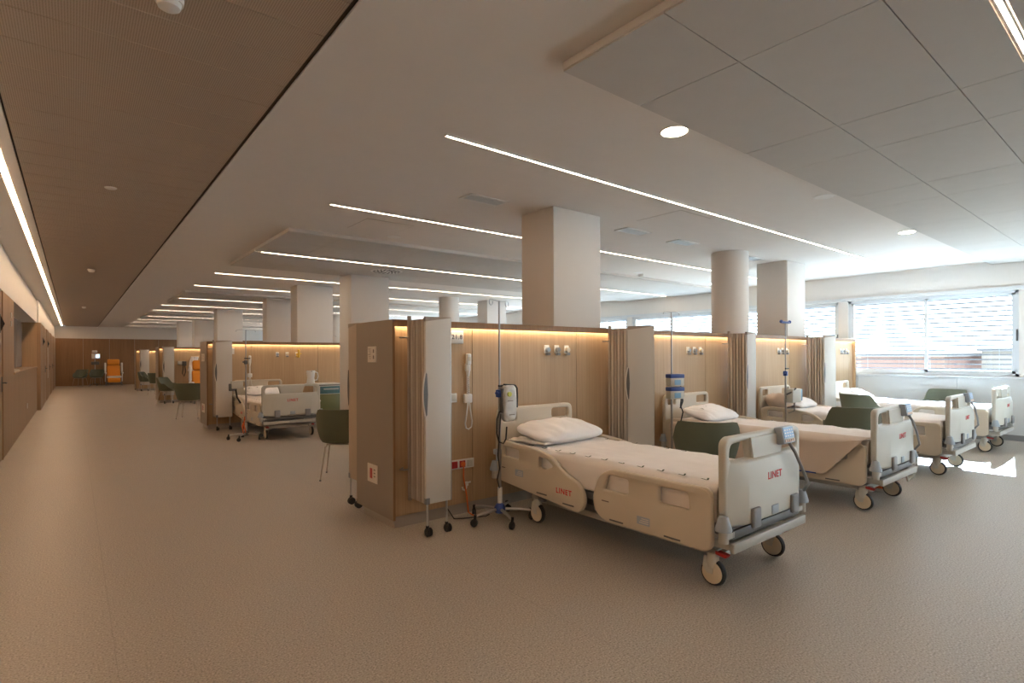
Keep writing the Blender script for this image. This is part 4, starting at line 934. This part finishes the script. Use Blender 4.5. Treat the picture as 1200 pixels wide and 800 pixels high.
# ================================================================== RECLINERS, CABINET, MONITOR
def recliner(loc, rz, label):
    t = thing('recliner_chair', loc, rz, label, 'recliner', 'orange recliners')   # faces -y
    Rb = Matrix.Translation((0, 0.22, 0.45)) @ Matrix.Rotation(math.radians(-14), 4, 'X')
    MB().box((-0.29, -0.06, 0.0), (0.29, 0.08, 0.62), 0.05, 3, Rb).build('backrest', 'orange', t)
    MB().box((-0.27, -0.09, 0.63), (0.27, 0.08, 0.95), 0.06, 3, Rb).build('headrest', 'orange', t)
    MB().box((-0.29, -0.36, 0.38), (0.29, 0.26, 0.52), 0.04, 3).build('seat_cushion', 'orange', t)
    Rl = Matrix.Translation((0, -0.36, 0.42)) @ Matrix.Rotation(math.radians(20), 4, 'X')
    MB().box((-0.27, -0.09, -0.30), (0.27, 0.01, 0.0), 0.03, 3, Rl).build('legrest', 'orange', t)
    MB().box((-0.31, -0.42, 0.40), (0.31, -0.34, 0.50), 0.02).build('knee_band', 'bedg', t)
    for sx in (-1, 1):
        MB().box((sx*0.36-0.045, -0.30, 0.62), (sx*0.36+0.045, 0.25, 0.70), 0.03, 3).box((sx*0.36-0.02, -0.05, 0.2), (sx*0.36+0.02, 0.05, 0.63), 0.01).build('armrest', 'wp', t)
        MB().box((sx*0.36-0.05, 0.16, 0.7), (sx*0.36+0.04, 0.26, 1.2), 0.04, 3).build('side_wing', 'wp', t)
        for sy in (-0.32, 0.32):
            MB().lathe([(0.001, -0.02), (0.05, -0.02), (0.06, 0), (0.05, 0.02), (0.001, 0.02)], (sx*0.33, sy, 0.06), 16, 'X').build('wheel', 'grey', t)
    MB().box((-0.34, -0.36, 0.10), (0.34, 0.36, 0.18), 0.02).box((-0.2, -0.2, 0.18), (0.2, 0.2, 0.38), 0.02).build('base', 'gun', t)
recliner((1.66, 35.75, 0), 0, 'orange recliner chair standing against the far dark oak wall'); recliner((3.30, 20.05, 0), 0, 'orange recliner chair before the third partition')
t = thing('patient_monitor_stand', (0.87, 36.0, 0), 0, 'white patient monitor on a wheeled stand by the far wall', 'monitor')
MB().cyl((0, 0, 0.1), (0, 0, 1.75), 0.02).build('pole', 'steel', t); MB().box((-0.14, -0.12, 1.42), (0.22, -0.02, 1.68), 0.02).build('monitor_case', 'wp', t); MB().box((0.03, -0.125, 1.46), (0.19, -0.119, 1.63)).build('display', 'screen', t, smooth=False)
MB().box((-0.16, -0.16, 1.10), (0.18, 0.10, 1.26), 0.02).build('tray', 'gun', t); MB().box((-0.12, -0.1, 1.72), (0.10, 0.04, 1.85), 0.03).build('top_module', 'wp', t)
for k in range(5):
    a = 2*PI*k/5; MB().tube([(0, 0, 0.1), (0.25*math.cos(a), 0.25*math.sin(a), 0.07)], 0.015).sph((0.25*math.cos(a), 0.25*math.sin(a), 0.035), 0.034).build('base_leg', 'gun', t)
# bedside cabinet
t = thing('bedside_cabinet', (4.50, 12.33, 0), 0, 'white bedside cabinet with teal front and olive chair reflection coloured on its door, beside the jug', 'cabinet')
MB().box((-0.24, -0.2, 0.08), (0.24, 0.2, 0.84), 0.008).build('body', 'wp', t); MB().box((-0.42, -0.24, 0.86), (0.26, 0.22, 0.89), 0.008).build('worktop', 'wp', t)
d = MB().box((-0.225, -0.215, 0.66), (0.225, -0.2, 0.825), 0.004).build('drawer', 'teal', t); MB().box((-0.15, -0.23, 0.75), (0.19, -0.214, 0.775), 0.004).build('handle', 'alu', d)
MB().box((-0.225, -0.215, 0.25), (0.225, -0.2, 0.65), 0.004).build('door', 'olive', t); MB().box((-0.225, -0.215, 0.10), (0.225, -0.2, 0.24), 0.004).build('lower_drawer', 'teal', t)  # door painted olive for the chair mirrored in the cabinet front
MB().box((-0.24, -0.2, 0.84), (0.24, 0.2, 0.86)).build('top_gap', 'gun', t, smooth=False)
for sx in (-1, 1):
    for sy in (-1, 1): MB().sph((sx*0.19, sy*0.15, 0.04), 0.04).build('caster', 'gun', t)
t = thing('water_jug', (4.13, 12.30, 0.89), 0, 'white jug with handle on the bedside cabinet top', 'jug')
MB().lathe([(0.001, 0), (0.085, 0), (0.09, 0.01), (0.075, 0.12), (0.095, 0.29), (0.085, 0.29), (0.066, 0.12), (0.001, 0.02)], n=24).build('body', 'wp', t, ang=60)
MB().tube([(0.09, 0, 0.26), (0.15, 0, 0.24), (0.165, 0, 0.16), (0.14, 0, 0.08), (0.08, 0, 0.07)], 0.012).build('handle', 'wp', t); MB().prism([(-0.03, -0.08), (0.03, -0.08), (0, -0.125)], 0.26, 0.295).build('spout', 'wp', t)
t = thing('waste_container', (4.02, 11.9, 0), 0, 'pale small trolley with teal tray between bed and cabinet', 'trolley')
MB().box((-0.13, -0.18, 0.10), (0.13, 0.18, 0.13), 0.01).box((-0.13, -0.18, 0.52), (0.13, 0.18, 0.56), 0.01).build('shelf', 'wp', t)
for sx in (-1, 1):
    for sy in (-1, 1): MB().cyl((sx*0.11, sy*0.16, 0.04), (sx*0.11, sy*0.16, 0.54), 0.012).sph((sx*0.11, sy*0.16, 0.03), 0.03).build('upright', 'wp', t)
# items hung on the third partition wall
t = thing('wall_equipment', (2.78, BY[2]+RC, 1.30), 0, 'grey and black pump bracket on the third oak partition', 'equipment')
MB().box((-0.12, -0.10, -0.06), (0.10, 0, 0.06), 0.01).build('bracket', 'bedg', t); MB().box((0.0, -0.14, -0.10), (0.12, -0.04, 0.05), 0.01).build('device', 'gun', t); MB().tube([(0.03, -0.12, -0.1), (0.0, -0.12, -0.35), (0.05, -0.12, -0.45), (0.1, -0.12, -0.3), (0.08, -0.1, -0.1)], 0.012).build('hose', 'black', t)
t = thing('hanging_cover', (3.10, BY[2], 1.18), 0, 'white cloth cover hanging on the third oak partition', 'cloth')
def hc(u, v): return ((u-0.5)*0.22+0.10*(v-0.5)*-1, -0.02+0.03*noise.noise(Vector((u*4, v*3, 4))), 0.32-0.62*v*(0.75+0.25*u))
s = MB().grid(hc, 14, 20).build('drape', 'pillow', t, ang=80); sol = s.modifiers.new('thickness', 'SOLIDIFY'); sol.thickness = 0.012
# red-brown cable reel thing under second bed
t = thing('floor_pedal', (6.98, 2.15, 0), 0.2, 'red pedal box on the floor beside the second bed foot', 'pedal')
MB().box((-0.16, -0.10, 0.0), (0.16, 0.10, 0.035), 0.008).build('base_plate', 'wp', t); MB().prism([(-0.10, 0.035), (0.10, 0.035), (0.10, 0.06), (-0.10, 0.12)], -0.15, 0.15, 'X').build('pedal', 'orange_p', t, smooth=False)
t = thing('bed_hose', (6.86, 1.82, 0), 0, 'grey looped hose hanging from the second bed foot corner', 'hose')
MB().tube([(0.0, 0.0, 0.44), (0.06, -0.03, 0.40), (0.10, -0.02, 0.30), (0.06, 0.0, 0.20), (0.0, 0.03, 0.16), (-0.03, 0.05, 0.28)], 0.011).build('tube', 'bedg', t)
# corridor wall signs and small plates
def flag_sign(y, x, label, z=1.98):
    t = thing('flag_sign', (x, y, z), 0, label, 'sign', 'black flag signs over the corridor doors')
    MB().prism([(0, -0.13), (0.05, 0), (0, 0.13)], -0.006, 0.006, 'Y').build('blade', 'black', t, smooth=False); MB().box((0, -0.02, -0.13), (0.006, 0.02, 0.13)).build('mount', 'gun', t, smooth=False)
flag_sign(10.55, XL, 'black pointed flag sign on the door before the wall hatch'); flag_sign(21.9, XL+0.08, 'black flag sign just past the wall hatch'); flag_sign(25.6, XL+0.08, 'black flag sign between the far double doors')
for z in (2.2, 2.06):
    t = thing('wall_plate', (XL, 12.25, z), 0, ('upper' if z > 2.1 else 'lower')+' small pale square plate high beside the wall hatch', 'plate', 'plates beside the hatch')
    MB().box((0, -0.045, -0.045), (0.012, 0.045, 0.045), 0.004).build('frame', 'bedg', t)
t = thing('door_notice', (XL+0.08, 25.9, 1.3), 0, 'tall white notice strip between the far double doors', 'notice'); MB().box((0, -0.1, -0.55), (0.01, 0.1, 0.55), 0.003).build('sheet', 'wp', t)
t = thing('wall_socket', (XL, 16.2, 0.42), 0, 'white socket low on the oak wall under the hatch', 'socket'); MB().box((0, -0.04, -0.06), (0.012, 0.04, 0.06), 0.004).build('frame', 'wp', t)
t = thing('hatch_monitor', (-0.98, 15.2, 1.235), 0, 'black monitor edge standing on the hatch counter', 'monitor'); MB().box((-0.015, -0.22, 0.35), (0.015, 0.22, 0.72), 0.005).build('panel', 'black', t); MB().box((-0.02, -0.02, 0.0), (0.02, 0.02, 0.4)).box((-0.09, -0.1, 0), (0.09, 0.1, 0.012)).build('stand', 'gun', t, smooth=False)
for k in range(3):
    t = MB().box((-0.11, -0.15, 0), (0.11, 0.15, 0.035), 0.003).build('paper_stack', 'paper', None, (-0.95, 13.5+0.42*k, 1.235+0.0), (0, 0, 0.1*k)); tag(t, ['stack of pale paper on the hatch counter nearest its end', 'middle stack of pale paper on the hatch counter', 'stack of pale paper on the hatch counter beside the monitor'][k], 'paper', 'paper stacks on the hatch counter')

# ================================================================== OUTSIDE
struct(boxobj('ground_outside', (XW+4, -90, -9.2), (260, 190, -9.0), 'asphalt'))
def building(x0, y0, y1, ztop, mat, label, dx=14, win=True):
    t = thing('apartment_building', (x0, y0, -9.0), 0, label, 'building'); L = y1-y0; Hh = ztop+9
    boxobj('walls', (0, 0, 0), (dx, L, Hh), mat, t); boxobj('roof', (-0.3, -0.3, Hh), (dx+0.3, L+0.3, Hh+0.35), 'roof', t)
    mb = MB(); fl = 1.4
    while fl < Hh-1.2:
        yw = 1.2
        while yw < L-1.5: mb.box((-0.06, yw, fl), (0.02, yw+1.2, fl+1.3)); yw += 2.6
        fl += 2.9
    mb.build('windows', 'dkwin', t, smooth=False)
building(62, -16, 5, 1.4, 'render', 'pale apartment block seen past the window handle'); building(66, 6.5, 12, 1.7, 'render', 'pale gabled block right of the brick block'); building(58, 13, 29, 1.25, 'brick', 'brick apartment block seen through the left sash'); building(70, 31, 48, 2.0, 'render', 'pale block behind the second window'); building(64, 50, 75, 1.5, 'brick', 'brick block far down the street'); building(75, 80, 120, 2.4, 'render', 'long pale block at the street end')
def tree(x, y, h, label):
    t = thing('street_tree', (x, y, -9), 0, label, 'tree'); MB().tube([(0, 0, 0), (0.1, 0, h*0.4), (0, 0.1, h*0.7)], [0.3, 0.22, 0.1]).build('trunk', 'bark', t)
    mb = MB(); rr = random.Random(x)
    for k in range(40):
        a = rr.uniform(0, 2*PI); q = rr.random()**0.5*2.4; mb.sph((q*math.cos(a), q*math.sin(a), h*0.7+rr.uniform(-1.6, 1.6)*(1-q/4)), rr.uniform(0.6, 1.0), 8)
    mb.build('crown', 'leafg', t)
tree(53, 11.5, 10.2, 'green street tree in front of the pale gabled block'); tree(52, 32, 9.6, 'green street tree in front of the far pale block')
